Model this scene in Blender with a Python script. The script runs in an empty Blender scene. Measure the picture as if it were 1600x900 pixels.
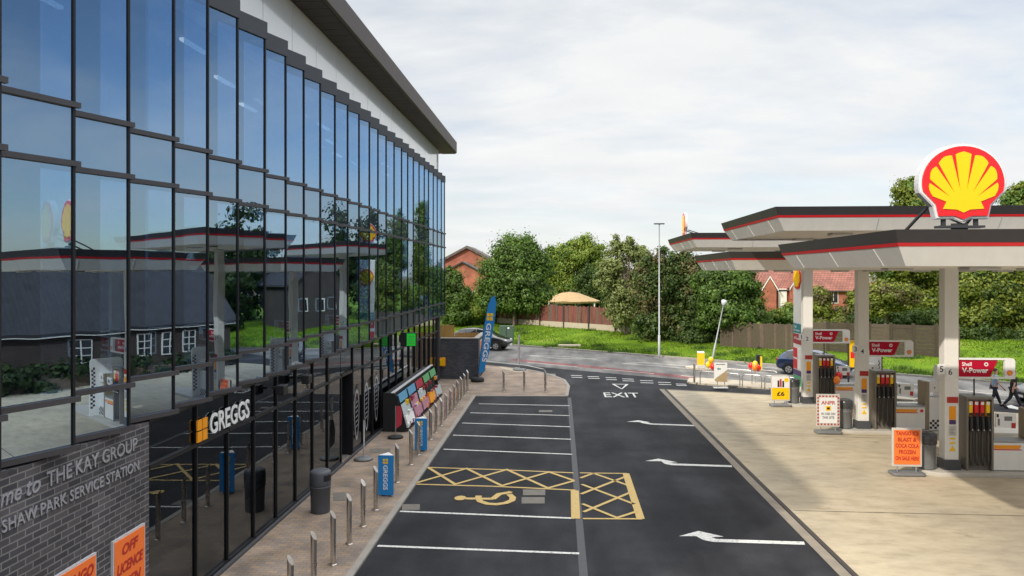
import bpy, bmesh, math, random
import numpy as np
from mathutils import Vector, Matrix
random.seed(7); np.random.seed(7)
R = math.radians
scn = bpy.context.scene
COL = scn.collection

# ------------------------------------------------------------------ camera, sky, sun, exposure
F = 1150.0; H = 6.0; YAW = math.atan(74/F)
cam_d = bpy.data.cameras.new('camera'); cam = bpy.data.objects.new('camera', cam_d); COL.objects.link(cam)
cam.location = (0, 0, H); cam.rotation_euler = (R(90), 0, YAW)
cam_d.sensor_width = 36; cam_d.lens = F/1600*36; cam_d.shift_y = -23/1600
cam_d.clip_start = .1; cam_d.clip_end = 3000
scn.camera = cam
SX, SY = .95, 1.10                                   # horizontal travel of sunlight per metre of fall
EL = math.atan(1/math.hypot(SX, SY)); AZ = math.atan2(-SX, -SY)   # towards the sun, clockwise from +Y
w = bpy.data.worlds.new('World'); scn.world = w; w.use_nodes = True
nt = w.node_tree; nt.nodes.clear(); N = nt.nodes.new; L = nt.links.new
out = N('ShaderNodeOutputWorld'); bg = N('ShaderNodeBackground'); sky = N('ShaderNodeTexSky')
sky.sky_type = 'NISHITA'; sky.sun_disc = False; sky.sun_elevation = EL; sky.sun_rotation = AZ % (2*math.pi)
sky.air_density = 1.0; sky.dust_density = .6; sky.ozone_density = 1.6
tc = N('ShaderNodeTexCoord'); sep = N('ShaderNodeSeparateXYZ'); L(tc.outputs['Generated'], sep.inputs[0])
zz = N('ShaderNodeMath'); zz.operation = 'ADD'; zz.inputs[1].default_value = .16; L(sep.outputs['Z'], zz.inputs[0])
dv = N('ShaderNodeVectorMath'); dv.operation = 'DIVIDE'
cmb = N('ShaderNodeCombineXYZ')
for i in range(3): L(zz.outputs[0], cmb.inputs[i])
L(tc.outputs['Generated'], dv.inputs[0]); L(cmb.outputs[0], dv.inputs[1])
mp = N('ShaderNodeMapping'); mp.inputs['Rotation'].default_value = (0, 0, .5); mp.inputs['Scale'].default_value = (1.0, 1.5, 0)
L(dv.outputs[0], mp.inputs[0])
n1 = N('ShaderNodeTexNoise'); n1.inputs['Scale'].default_value = .8; n1.inputs['Detail'].default_value = 8; n1.inputs['Roughness'].default_value = .58
n1.inputs['Distortion'].default_value = .25
L(mp.outputs[0], n1.inputs[0])
# the cloud sheet is dense ahead (north-west) and thins out to blue on the right-hand side
side = N('ShaderNodeVectorMath'); side.operation = 'DOT_PRODUCT'; side.inputs[1].default_value = (.86, -.25, .45); L(tc.outputs['Generated'], side.inputs[0])
mr = N('ShaderNodeMapRange'); mr.inputs[1].default_value = .28; mr.inputs[2].default_value = .72; mr.inputs[3].default_value = .30; mr.inputs[4].default_value = .04
L(side.outputs['Value'], mr.inputs[0])
up = N('ShaderNodeMapRange'); up.inputs[1].default_value = .42; up.inputs[2].default_value = .75; up.inputs[3].default_value = 0; up.inputs[4].default_value = .35; L(sep.outputs['Z'], up.inputs[0])
sm0 = N('ShaderNodeMath'); sm0.operation = 'ADD'; L(mr.outputs[0], sm0.inputs[0]); L(up.outputs[0], sm0.inputs[1])
sm = N('ShaderNodeMath'); sm.operation = 'ADD'; L(n1.outputs[0], sm.inputs[0]); L(sm0.outputs[0], sm.inputs[1])
rmp = N('ShaderNodeValToRGB'); rmp.color_ramp.elements[0].position = .40; rmp.color_ramp.elements[1].position = .86
rmp.color_ramp.elements[0].color = (0, 0, 0, 1); rmp.color_ramp.elements[1].color = (1, 1, 1, 1)
L(sm.outputs[0], rmp.inputs[0])
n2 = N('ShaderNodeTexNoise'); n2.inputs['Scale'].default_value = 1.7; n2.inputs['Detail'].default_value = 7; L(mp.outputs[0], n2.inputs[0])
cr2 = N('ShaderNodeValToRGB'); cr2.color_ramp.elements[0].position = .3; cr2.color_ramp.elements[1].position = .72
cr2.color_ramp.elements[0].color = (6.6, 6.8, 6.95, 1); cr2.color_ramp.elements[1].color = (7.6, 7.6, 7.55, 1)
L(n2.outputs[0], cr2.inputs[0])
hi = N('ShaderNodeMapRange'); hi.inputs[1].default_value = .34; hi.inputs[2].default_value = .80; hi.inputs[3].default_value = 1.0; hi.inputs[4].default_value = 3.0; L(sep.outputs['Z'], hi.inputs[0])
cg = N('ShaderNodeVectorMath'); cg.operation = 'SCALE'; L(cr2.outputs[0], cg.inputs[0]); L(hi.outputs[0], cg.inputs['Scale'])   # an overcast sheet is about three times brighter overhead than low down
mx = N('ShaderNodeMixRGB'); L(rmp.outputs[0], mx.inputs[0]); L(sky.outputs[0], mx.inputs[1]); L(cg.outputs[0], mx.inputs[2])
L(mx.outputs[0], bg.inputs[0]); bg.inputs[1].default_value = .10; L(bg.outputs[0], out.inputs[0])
sd = bpy.data.lights.new('sun', 'SUN'); sd.energy = 2.9; sd.angle = R(1.0); sd.color = (1, .92, .79)
sun = bpy.data.objects.new('sun', sd); COL.objects.link(sun)
sun.rotation_euler = Vector((SX, SY, -1)).to_track_quat('-Z', 'Y').to_euler(); sun.location = (-30, -30, 40)
vs = scn.view_settings; vs.view_transform = 'Standard'; vs.look = 'None'; vs.exposure = 0.35; vs.gamma = 1; vs.use_curve_mapping = False
scn.cycles.max_bounces = 8; scn.cycles.transparent_max_bounces = 12; scn.cycles.caustics_reflective = False; scn.cycles.caustics_refractive = False
scn.cycles.sample_clamp_indirect = 6

# ------------------------------------------------------------------ pixel <-> place helpers (used to measure positions)
_c, _s = math.cos(YAW), math.sin(YAW)
def ray(u, v):
    x = (u-800)/F; return (-_s+x*_c, _c+x*_s, -(v-427)/F)
def G(u, v, z=0):
    r = ray(u, v); t = (z-H)/r[2]; return Vector((r[0]*t, r[1]*t, z))
def onX(u, v, X):
    r = ray(u, v); t = X/r[0]; return Vector((X, r[1]*t, H+r[2]*t))
def onY(u, v, Y):
    r = ray(u, v); t = Y/r[1]; return Vector((r[0]*t, Y, H+r[2]*t))
KD = Vector((.826, -.564)); KN = Vector((.564, .826)); KP = Vector((-3.92, 60.94))
def bank(x, y):
    s = (x-KP.x)*KN.x+(y-KP.y)*KN.y
    t = max(0., min(1., s/15)); return .10+1.15*(t*t*(3-2*t))
def GB(u, v):
    r = ray(u, v); t = 25.
    while t < 160:
        x, y, z = r[0]*t, r[1]*t, H+r[2]*t
        if z <= bank(x, y): break
        t += .05
    return Vector((x, y, bank(x, y)))

# ------------------------------------------------------------------ materials
MATS = {}
def mat(name, col, rough=.6, metal=0., var=.08, scale=6., bump=0., bscale=40., spec=.5, coat=0., emit=0., stretch=None):
    if name in MATS: return MATS[name]
    m = bpy.data.materials.new(name); m.use_nodes = True; nt = m.node_tree
    b = nt.nodes['Principled BSDF']; b.inputs['Roughness'].default_value = rough; b.inputs['Metallic'].default_value = metal
    b.inputs['Specular IOR Level'].default_value = spec; b.inputs['Coat Weight'].default_value = coat
    c = tuple(col)+(1,)
    b.inputs['Base Color'].default_value = c
    if var > 0:
        tc = nt.nodes.new('ShaderNodeTexCoord'); src = tc.outputs['Object']
        if stretch:
            mp = nt.nodes.new('ShaderNodeMapping'); mp.inputs['Scale'].default_value = stretch; nt.links.new(src, mp.inputs[0]); src = mp.outputs[0]
        n = nt.nodes.new('ShaderNodeTexNoise'); n.inputs['Scale'].default_value = scale; n.inputs['Detail'].default_value = 6; n.inputs['Roughness'].default_value = .65
        nt.links.new(src, n.inputs[0])
        r = nt.nodes.new('ShaderNodeMapRange'); r.inputs[1].default_value = .25; r.inputs[2].default_value = .75
        r.inputs[3].default_value = 1-var; r.inputs[4].default_value = 1+var; nt.links.new(n.outputs[0], r.inputs[0])
        mul = nt.nodes.new('ShaderNodeVectorMath'); mul.operation = 'SCALE'; mul.inputs[0].default_value = tuple(col)
        nt.links.new(r.outputs[0], mul.inputs['Scale']); nt.links.new(mul.outputs[0], b.inputs['Base Color'])
        rr = nt.nodes.new('ShaderNodeMapRange'); rr.inputs[3].default_value = max(.02, rough-.08); rr.inputs[4].default_value = min(1, rough+.08)
        nt.links.new(n.outputs[0], rr.inputs[0]); nt.links.new(rr.outputs[0], b.inputs['Roughness'])
        if bump:
            n2 = nt.nodes.new('ShaderNodeTexNoise'); n2.inputs['Scale'].default_value = bscale; n2.inputs['Detail'].default_value = 5; nt.links.new(src, n2.inputs[0])
            bp = nt.nodes.new('ShaderNodeBump'); bp.inputs['Strength'].default_value = bump; bp.inputs['Distance'].default_value = .02
            nt.links.new(n2.outputs[0], bp.inputs['Height']); nt.links.new(bp.outputs[0], b.inputs['Normal'])
    if emit:
        b.inputs['Emission Color'].default_value = c; b.inputs['Emission Strength'].default_value = emit
    MATS[name] = m; return m
def nodes_mat(name):
    m = bpy.data.materials.new(name); m.use_nodes = True; MATS[name] = m
    nt = m.node_tree; return m, nt, nt.nodes['Principled BSDF'], nt.nodes.new, nt.links.new
def ramp(nt, pts):
    r = nt.nodes.new('ShaderNodeValToRGB'); e = r.color_ramp.elements
    while len(e) < len(pts): e.new(.5)
    for i, (p, c) in enumerate(pts): e[i].position = p; e[i].color = tuple(c)+(1,)
    return r

def asphalt(name, base, blot, speck=1.0):
    m, nt, b, N, L = nodes_mat(name)
    tc = N('ShaderNodeTexCoord')
    a = N('ShaderNodeTexNoise'); a.inputs['Scale'].default_value = .42; a.inputs['Detail'].default_value = 9; a.inputs['Roughness'].default_value = .62; L(tc.outputs['Object'], a.inputs[0])
    mp = N('ShaderNodeMapping'); mp.inputs['Scale'].default_value = (.55, .12, 1); L(tc.outputs['Object'], mp.inputs[0])
    s = N('ShaderNodeTexNoise'); s.inputs['Scale'].default_value = 1.6; s.inputs['Detail'].default_value = 4; L(mp.outputs[0], s.inputs[0])
    g = N('ShaderNodeTexNoise'); g.inputs['Scale'].default_value = 55; g.inputs['Detail'].default_value = 3; g.inputs['Roughness'].default_value = .8; L(tc.outputs['Object'], g.inputs[0])
    v = N('ShaderNodeTexVoronoi'); v.inputs['Scale'].default_value = 24; L(tc.outputs['Object'], v.inputs[0])
    lt = N('ShaderNodeMath'); lt.operation = 'LESS_THAN'; lt.inputs[1].default_value = .11; L(v.outputs['Distance'], lt.inputs[0])
    c1 = ramp(nt, [(.38, base), (.62, blot)]); L(a.outputs[0], c1.inputs[0])
    m1 = N('ShaderNodeMixRGB'); m1.blend_type = 'MULTIPLY'; m1.inputs[0].default_value = .75
    c2 = ramp(nt, [(.38, (.62, .62, .65)), (.64, (1.45, 1.43, 1.40))]); L(s.outputs[0], c2.inputs[0]); L(c1.outputs[0], m1.inputs[1]); L(c2.outputs[0], m1.inputs[2])
    m2 = N('ShaderNodeMixRGB'); m2.blend_type = 'MULTIPLY'; m2.inputs[0].default_value = .8
    c3 = ramp(nt, [(.3, (.55,)*3), (.7, (1.5,)*3)]); L(g.outputs[0], c3.inputs[0]); L(m1.outputs[0], m2.inputs[1]); L(c3.outputs[0], m2.inputs[2])
    m3 = N('ShaderNodeMixRGB'); sc = N('ShaderNodeMath'); sc.operation = 'MULTIPLY'; sc.inputs[1].default_value = .35*speck; L(lt.outputs[0], sc.inputs[0])
    L(sc.outputs[0], m3.inputs[0]); L(m2.outputs[0], m3.inputs[1]); m3.inputs[2].default_value = (.16, .155, .15, 1)
    L(m3.outputs[0], b.inputs['Base Color'])
    b.inputs['Roughness'].default_value = .85; b.inputs['Specular IOR Level'].default_value = .22
    bp = N('ShaderNodeBump'); bp.inputs['Strength'].default_value = .5; bp.inputs['Distance'].default_value = .01; L(g.outputs[0], bp.inputs['Height']); L(bp.outputs[0], b.inputs['Normal'])
    return m
asphalt('asphalt', (.0165, .0175, .0205), (.033, .034, .039), 1.5)
asphalt('road_asphalt', (.125, .122, .118), (.18, .175, .168), .5)
asphalt('red_asphalt', (.15, .062, .066), (.20, .09, .09), .4)

def concrete():
    m, nt, b, N, L = nodes_mat('forecourt_concrete')
    tc = N('ShaderNodeTexCoord')
    mp = N('ShaderNodeMapping'); mp.inputs['Scale'].default_value = (.7, 1.5, 1); L(tc.outputs['Object'], mp.inputs[0])
    s = N('ShaderNodeTexNoise'); s.inputs['Scale'].default_value = 1.8; s.inputs['Detail'].default_value = 9; s.inputs['Roughness'].default_value = .68; L(mp.outputs[0], s.inputs[0])
    a = N('ShaderNodeTexNoise'); a.inputs['Scale'].default_value = .22; a.inputs['Detail'].default_value = 5; L(tc.outputs['Object'], a.inputs[0])
    c1 = ramp(nt, [(.32, (.37, .31, .225)), (.5, (.465, .40, .29)), (.68, (.53, .465, .345))]); L(s.outputs[0], c1.inputs[0])
    c2 = ramp(nt, [(.38, (.82, .82, .84)), (.62, (1.10, 1.08, 1.05))]); L(a.outputs[0], c2.inputs[0])
    m1 = N('ShaderNodeMixRGB'); m1.blend_type = 'MULTIPLY'; m1.inputs[0].default_value = 1; L(c1.outputs[0], m1.inputs[1]); L(c2.outputs[0], m1.inputs[2])
    # dark oily drips
    o = N('ShaderNodeTexNoise'); o.inputs['Scale'].default_value = 1.1; o.inputs['Detail'].default_value = 6; L(tc.outputs['Object'], o.inputs[0])
    c3 = ramp(nt, [(.64, (1, 1, 1)), (.74, (.66, .64, .62))]); L(o.outputs[0], c3.inputs[0])
    m2 = N('ShaderNodeMixRGB'); m2.blend_type = 'MULTIPLY'; m2.inputs[0].default_value = .8; L(m1.outputs[0], m2.inputs[1]); L(c3.outputs[0], m2.inputs[2])
    L(m2.outputs[0], b.inputs['Base Color']); b.inputs['Roughness'].default_value = .85
    g = N('ShaderNodeTexNoise'); g.inputs['Scale'].default_value = 9; g.inputs['Detail'].default_value = 6; L(mp.outputs[0], g.inputs[0])
    bp = N('ShaderNodeBump'); bp.inputs['Strength'].default_value = .35; bp.inputs['Distance'].default_value = .012; L(g.outputs[0], bp.inputs['Height']); L(bp.outputs[0], b.inputs['Normal'])
concrete()

def brickmat(name, c1, c2, mortar, bw, bh, ms=.012, rot=(0, 0, 0), rough=.85, bump=.6, offset=.5, blot=.25):
    m, nt, b, N, L = nodes_mat(name)
    tc = N('ShaderNodeTexCoord'); mp = N('ShaderNodeMapping'); mp.inputs['Rotation'].default_value = rot; L(tc.outputs['Object'], mp.inputs[0])
    br = N('ShaderNodeTexBrick'); br.inputs['Scale'].default_value = 1; br.inputs['Brick Width'].default_value = bw; br.inputs['Row Height'].default_value = bh
    br.inputs['Mortar Size'].default_value = ms; br.inputs['Mortar Smooth'].default_value = .2; br.inputs['Bias'].default_value = 0; br.offset = offset
    br.inputs['Color1'].default_value = tuple(c1)+(1,); br.inputs['Color2'].default_value = tuple(c2)+(1,); br.inputs['Mortar'].default_value = tuple(mortar)+(1,)
    L(mp.outputs[0], br.inputs[0])
    a = N('ShaderNodeTexNoise'); a.inputs['Scale'].default_value = 1.2; a.inputs['Detail'].default_value = 6; L(tc.outputs['Object'], a.inputs[0])
    c = ramp(nt, [(.3, (1-blot,)*3), (.7, (1+blot,)*3)]); L(a.outputs[0], c.inputs[0])
    m1 = N('ShaderNodeMixRGB'); m1.blend_type = 'MULTIPLY'; m1.inputs[0].default_value = 1; L(br.outputs[0], m1.inputs[1]); L(c.outputs[0], m1.inputs[2])
    L(m1.outputs[0], b.inputs['Base Color']); b.inputs['Roughness'].default_value = rough
    bp = N('ShaderNodeBump'); bp.inputs['Strength'].default_value = bump; bp.inputs['Distance'].default_value = .01; bp.invert = True; L(br.outputs['Fac'], bp.inputs['Height']); L(bp.outputs[0], b.inputs['Normal'])
    return m
WALLX = (R(90), 0, R(90))   # mapping rotation for walls facing +-X is set by axis swap below
def wallbrick(name, axis, *a, **k):
    m = brickmat(name, *a, **k); nt = m.node_tree
    mp = [n for n in nt.nodes if n.type == 'MAPPING'][0]; tc = [n for n in nt.nodes if n.type == 'TEX_COORD'][0]
    se = nt.nodes.new('ShaderNodeSeparateXYZ'); co = nt.nodes.new('ShaderNodeCombineXYZ'); nt.links.new(tc.outputs['Object'], se.inputs[0])
    if axis == 'x': nt.links.new(se.outputs['Y'], co.inputs[0])
    elif axis == 'y': nt.links.new(se.outputs['X'], co.inputs[0])
    else:
        ad = nt.nodes.new('ShaderNodeMath'); ad.operation = 'ADD'; nt.links.new(se.outputs['X'], ad.inputs[0]); nt.links.new(se.outputs['Y'], ad.inputs[1]); nt.links.new(ad.outputs[0], co.inputs[0])
    nt.links.new(se.outputs['Z'], co.inputs[1]); nt.links.new(co.outputs[0], mp.inputs[0])
    return m
brickmat('paviours', (.33, .24, .165), (.235, .19, .165), (.15, .125, .10), .22, .11, .006, bump=.25, blot=.3)
wallbrick('slate_brick', 'x', (.098, .088, .094), (.044, .042, .050), (.19, .178, .175), .27, .092, .011)
wallbrick('dark_brick', 'xy', (.085, .089, .102), (.055, .059, .072), (.03, .031, .035), .24, .085, .008, bump=.9)
wallbrick('red_brick', 'xy', (.42, .105, .055), (.34, .082, .045), (.30, .20, .15), .24, .08, .008)
wallbrick('brown_brick', 'xy', (.060, .040, .034), (.045, .032, .028), (.07, .06, .05), .24, .08, .008)
brickmat('red_tiles', (.30, .12, .085), (.24, .095, .07), (.12, .05, .04), .35, .3, .03, bump=.8)
brickmat('slate_tiles', (.028, .026, .031), (.020, .019, .024), (.012, .012, .013), .4, .25, .015)
brickmat('grey_tiles', (.14, .115, .105), (.11, .09, .085), (.05, .04, .04), .35, .3, .02)

def glassmat(name, tint, refl, fres, trans, rough=0.0, bump=.0):
    m, nt, b, N, L = nodes_mat(name); nt.nodes.remove(b)
    out = [n for n in nt.nodes if n.type == 'OUTPUT_MATERIAL'][0]
    tr = N('ShaderNodeBsdfTransparent'); tr.inputs[0].default_value = tuple(trans)+(1,)
    gl = N('ShaderNodeBsdfGlossy'); gl.inputs['Color'].default_value = tuple(tint)+(1,); gl.inputs['Roughness'].default_value = rough
    lw = N('ShaderNodeFresnel'); lw.inputs['IOR'].default_value = 1.5
    mr = N('ShaderNodeMapRange'); mr.inputs[1].default_value = .04; mr.inputs[2].default_value = 1; mr.inputs[3].default_value = refl; mr.inputs[4].default_value = fres; L(lw.outputs[0], mr.inputs[0])
    mx = N('ShaderNodeMixShader'); L(mr.outputs[0], mx.inputs[0]); L(tr.outputs[0], mx.inputs[1]); L(gl.outputs[0], mx.inputs[2]); L(mx.outputs[0], out.inputs[0])
    if bump:
        tc = N('ShaderNodeTexCoord'); n = N('ShaderNodeTexNoise'); n.inputs['Scale'].default_value = 1.1; n.inputs['Detail'].default_value = 1; L(tc.outputs['Object'], n.inputs[0])
        bp = N('ShaderNodeBump'); bp.inputs['Strength'].default_value = bump; bp.inputs['Distance'].default_value = .02; L(n.outputs[0], bp.inputs['Height']); L(bp.outputs[0], gl.inputs['Normal'])
    return m
glassmat('curtain_glass', (.56, .72, .90), .46, .92, (.45, .56, .68), bump=.06)
glassmat('return_glass', (.6, .72, .9), .12, .9, (.75, .88, 1.0))
glassmat('shop_glass', (.70, .76, .82), .17, .95, (.50, .54, .56), bump=.05)
mat('spandrel_glass', (.02, .026, .04), .03, var=0, spec=1.0)
_m, _nt, _b, _N, _L = nodes_mat('spandrel')
_nt.nodes.remove(_b); _o = [n for n in _nt.nodes if n.type == 'OUTPUT_MATERIAL'][0]
_d = _N('ShaderNodeBsdfDiffuse'); _d.inputs[0].default_value = (.04, .055, .08, 1); _g = _N('ShaderNodeBsdfGlossy'); _g.inputs['Color'].default_value = (.56, .72, .90, 1); _g.inputs['Roughness'].default_value = 0
_f = _N('ShaderNodeFresnel'); _f.inputs[0].default_value = 1.5; _r = _N('ShaderNodeMapRange'); _r.inputs[1].default_value = .04; _r.inputs[3].default_value = .45; _r.inputs[4].default_value = .95
_x = _N('ShaderNodeMixShader'); _L(_f.outputs[0], _r.inputs[0]); _L(_r.outputs[0], _x.inputs[0]); _L(_d.outputs[0], _x.inputs[1]); _L(_g.outputs[0], _x.inputs[2]); _L(_x.outputs[0], _o.inputs[0])

mat('anodised', (.075, .070, .076), .45, .3); mat('mullion_black', (.016, .016, .019), .4, .3); mat('cap_grey', (.055, .058, .068), .5, .2)
mat('fascia_brown', (.046, .032, .026), .55, .1, var=.1); mat('soffit_brown', (.048, .036, .030), .6, .0, var=.12)
mat('cladding_white', (.74, .76, .78), .12, .0, var=.02, coat=.5)
mat('interior', (.10, .11, .13), .9); mat('interior_floor', (.16, .16, .16), .8); mat('interior_dark', (.03, .032, .036), .9)
mat('canopy_white', (.80, .785, .75), .38, var=.055, scale=2.2, stretch=(2, 2, .5)); mat('canopy_soffit', (.72, .70, .66), .6, var=.04); mat('canopy_dark', (.035, .032, .034), .4, var=.1)
mat('stripe_red', (.62, .012, .02), .5, var=.03); mat('sign_red', (.72, .015, .02), .3, var=.02); mat('sign_yellow', (.92, .56, .0), .3, var=.02)
mat('sign_orange', (.90, .34, .01), .35, var=.02); mat('sign_grey', (.55, .55, .57), .4, var=.03)
mat('white_paint', (.78, .77, .74), .6, var=.06); mat('column_white', (.78, .76, .72), .4, var=.03); mat('plinth', (.065, .068, .075), .5)
def roadpaint(name, c, dark, th=.43):
    m, nt, b, N, L = nodes_mat(name); tc = N('ShaderNodeTexCoord')
    a = N('ShaderNodeTexNoise'); a.inputs['Scale'].default_value = 14; a.inputs['Detail'].default_value = 6; a.inputs['Roughness'].default_value = .75; L(tc.outputs['Object'], a.inputs[0])
    r = ramp(nt, [(th-.06, dark), (th+.03, tuple(x*.82 for x in c)), (.7, c)]); L(a.outputs[0], r.inputs[0]); L(r.outputs[0], b.inputs['Base Color']); b.inputs['Roughness'].default_value = .7
roadpaint('line_white', (.74, .73, .70), (.2, .2, .2)); roadpaint('line_yellow', (.60, .42, .15), (.2, .16, .09), .38); roadpaint('line_faded', (.60, .58, .53), (.20, .195, .19), .42)
mat('kerb', (.30, .275, .245), .85, var=.15, scale=3); mat('edging', (.26, .225, .18), .85, var=.25, scale=2); mat('kerb_pale', (.44, .39, .31), .85, var=.12, scale=3); mat('drain', (.065, .065, .072), .7, var=.2); mat('drain_dark', (.06, .05, .045), .7, var=.2)
mat('island', (.48, .45, .40), .8, var=.1); mat('manhole', (.16, .145, .125), .8, var=.25)
mat('steel', (.62, .58, .54), .28, 1., var=.08, scale=3); mat('galv', (.36, .37, .38), .55, .5, var=.08); mat('dark_metal', (.05, .05, .055), .5, .3)
mat('bin_grey', (.075, .08, .092), .55, var=.1); mat('bin_mid', (.17, .175, .18), .55, var=.1); mat('black', (.012, .012, .013), .5); mat('bag', (.06, .06, .065), .25, var=.3)
mat('rubber', (.02, .02, .02), .8); mat('poster_orange', (.95, .20, .035), .5, var=.03); mat('ink', (.03, .01, .01), .6, var=0); mat('ink_red', (.45, .03, .02), .6, var=0)
mat('greggs_blue', (.012, .22, .56), .45, var=.03); mat('greggs_dark', (.01, .085, .26), .45, var=.05); mat('light_blue', (.10, .31, .50), .45); mat('white_plain', (.80, .80, .80), .45, var=.03)
mat('letter_grey', (.42, .42, .45), .4, .3, var=.03); mat('teal', (.03, .22, .27), .4); mat('green_sign', (.04, .35, .12), .4); mat('green_led', (.02, .60, .04), .4, var=0, emit=.2)
mat('pump_tan', (.27, .22, .15), .5); mat('pump_grey', (.21, .19, .165), .4, .3); mat('pump_brown', (.13, .115, .10), .5); mat('hose', (.075, .066, .056), .5); mat('brand_red', (.46, .004, .030), .6, var=.03, spec=.2); mat('purple', (.07, .03, .14), .5)
mat('timber', (.50, .27, .08), .75, var=.2, stretch=(6, 6, .6)); mat('fence_red', (.15, .058, .042), .85, var=.75, scale=1.6, stretch=(3.2, 3.2, .35)); mat('fence_rust', (.19, .055, .042), .85, var=.4, stretch=(4, 4, .5)); mat('fence_weathered', (.125, .085, .065), .9, var=.4, stretch=(4, 4, .5)); mat('fence_grey', (.088, .068, .045), .9, var=.3, stretch=(5, 5, .6)); mat('fence_pale', (.058, .044, .028), .9, var=.3)
mat('fence_dark', (.05, .045, .042), .9, var=.3); mat('thatch', (.36, .25, .13), .95, var=.3, scale=5, stretch=(1, 1, 4), bump=.5); mat('bark', (.13, .10, .075), .95, var=.35, scale=8, bump=.6)
mat('bark_pale', (.21, .17, .12), .95, var=.35, scale=8, bump=.6)
mat('car_black', (.012, .012, .014), .2, var=0, coat=1.); mat('car_blue', (.022, .045, .12), .25, .3, var=0, coat=1.); mat('car_glass', (.02, .025, .028), .05, var=0, spec=1.); mat('tyre', (.02, .02, .02), .85); mat('rim', (.55, .55, .56), .3, .8)
mat('lamp_red', (.5, .02, .03), .3, var=0); mat('lamp_clear', (.7, .7, .72), .15, var=0); mat('skin', (.50, .30, .22), .6, var=.05); mat('hair', (.05, .035, .025), .8)
mat('shirt_blue', (.26, .40, .62), .8, var=.1); mat('shirt_black', (.015, .015, .018), .85); mat('trousers', (.018, .02, .032), .85, var=.15); mat('shoe', (.012, .012, .012), .6)
mat('cabinet_green', (.05, .09, .06), .6); mat('render_white', (.78, .76, .72), .8, var=.05); mat('barge', (.74, .73, .70), .5, var=.05); mat('window_dark', (.02, .024, .03), .06, var=0, spec=1.)
mat('balloon_red', (.80, .02, .02), .25, var=0, coat=.5); mat('balloon_yellow', (.95, .62, .01), .25, var=0, coat=.5); mat('balloon_orange', (.95, .25, .02), .25, var=0, coat=.5)
mat('bollard_yellow', (.85, .55, .02), .45, var=.05); mat('soil', (.10, .085, .05), .95, var=.3, scale=.5); mat('header_red', (.36, .02, .04), .5); mat('header_green', (.11, .34, .13), .5); mat('pink', (.42, .20, .27), .5, var=.3, scale=9); mat('poster_pale', (.42, .48, .49), .5, var=.25, scale=9)
mat('pale_panel', (.56, .54, .50), .5); mat('stone_pale', (.42, .36, .27), .9, var=.15); mat('beige', (.42, .31, .17), .6)

# soffit boards
_m = MATS['soffit_brown']; _nt = _m.node_tree; _w = _nt.nodes.new('ShaderNodeTexWave'); _w.bands_direction = 'Y'; _w.inputs['Scale'].default_value = .55
_t = _nt.nodes.new('ShaderNodeTexCoord'); _nt.links.new(_t.outputs['Object'], _w.inputs[0])
_c3 = ramp(_nt, [(0, (0, 0, 0)), (.08, (1, 1, 1))]); _nt.links.new(_w.outputs['Fac'], _c3.inputs[0])
_bp = _nt.nodes.new('ShaderNodeBump'); _bp.inputs['Strength'].default_value = 1; _bp.inputs['Distance'].default_value = .05; _nt.links.new(_c3.outputs[0], _bp.inputs['Height']); _nt.links.new(_bp.outputs[0], _nt.nodes['Principled BSDF'].inputs['Normal'])

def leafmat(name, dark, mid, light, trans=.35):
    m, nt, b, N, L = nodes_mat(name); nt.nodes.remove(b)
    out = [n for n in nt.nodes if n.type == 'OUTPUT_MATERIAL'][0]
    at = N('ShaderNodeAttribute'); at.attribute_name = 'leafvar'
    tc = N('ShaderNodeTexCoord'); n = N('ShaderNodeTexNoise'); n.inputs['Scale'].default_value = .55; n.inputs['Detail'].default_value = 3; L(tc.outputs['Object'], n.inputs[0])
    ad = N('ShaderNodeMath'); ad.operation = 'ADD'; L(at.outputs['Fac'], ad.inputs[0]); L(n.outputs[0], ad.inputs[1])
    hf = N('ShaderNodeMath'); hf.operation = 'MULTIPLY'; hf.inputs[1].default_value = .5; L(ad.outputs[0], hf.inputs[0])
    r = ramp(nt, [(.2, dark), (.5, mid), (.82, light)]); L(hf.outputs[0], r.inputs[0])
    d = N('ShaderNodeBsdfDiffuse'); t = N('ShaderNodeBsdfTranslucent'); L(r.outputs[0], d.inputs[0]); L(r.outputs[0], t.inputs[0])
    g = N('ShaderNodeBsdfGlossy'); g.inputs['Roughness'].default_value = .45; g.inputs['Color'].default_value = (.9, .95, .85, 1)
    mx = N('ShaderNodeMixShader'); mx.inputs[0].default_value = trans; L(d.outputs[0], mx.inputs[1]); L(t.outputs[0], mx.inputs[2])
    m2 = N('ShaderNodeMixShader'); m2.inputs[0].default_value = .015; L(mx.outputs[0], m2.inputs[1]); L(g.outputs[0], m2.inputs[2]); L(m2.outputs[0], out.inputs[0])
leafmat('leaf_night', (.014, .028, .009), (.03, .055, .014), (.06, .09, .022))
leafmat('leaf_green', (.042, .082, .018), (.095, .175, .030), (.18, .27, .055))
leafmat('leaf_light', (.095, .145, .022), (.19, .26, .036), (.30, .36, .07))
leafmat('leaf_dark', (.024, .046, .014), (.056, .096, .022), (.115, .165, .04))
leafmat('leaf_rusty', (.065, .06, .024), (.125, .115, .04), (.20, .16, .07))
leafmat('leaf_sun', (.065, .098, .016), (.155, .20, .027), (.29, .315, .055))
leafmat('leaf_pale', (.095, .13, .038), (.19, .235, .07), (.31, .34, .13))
leafmat('grass_blade', (.065, .115, .008), (.105, .18, .010), (.16, .24, .02), .25)
_m, _nt, _b, _N, _L = nodes_mat('lawn')
_tc = _N('ShaderNodeTexCoord'); _n = _N('ShaderNodeTexNoise'); _n.inputs['Scale'].default_value = .5; _n.inputs['Detail'].default_value = 8; _L(_tc.outputs['Object'], _n.inputs[0])
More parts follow.
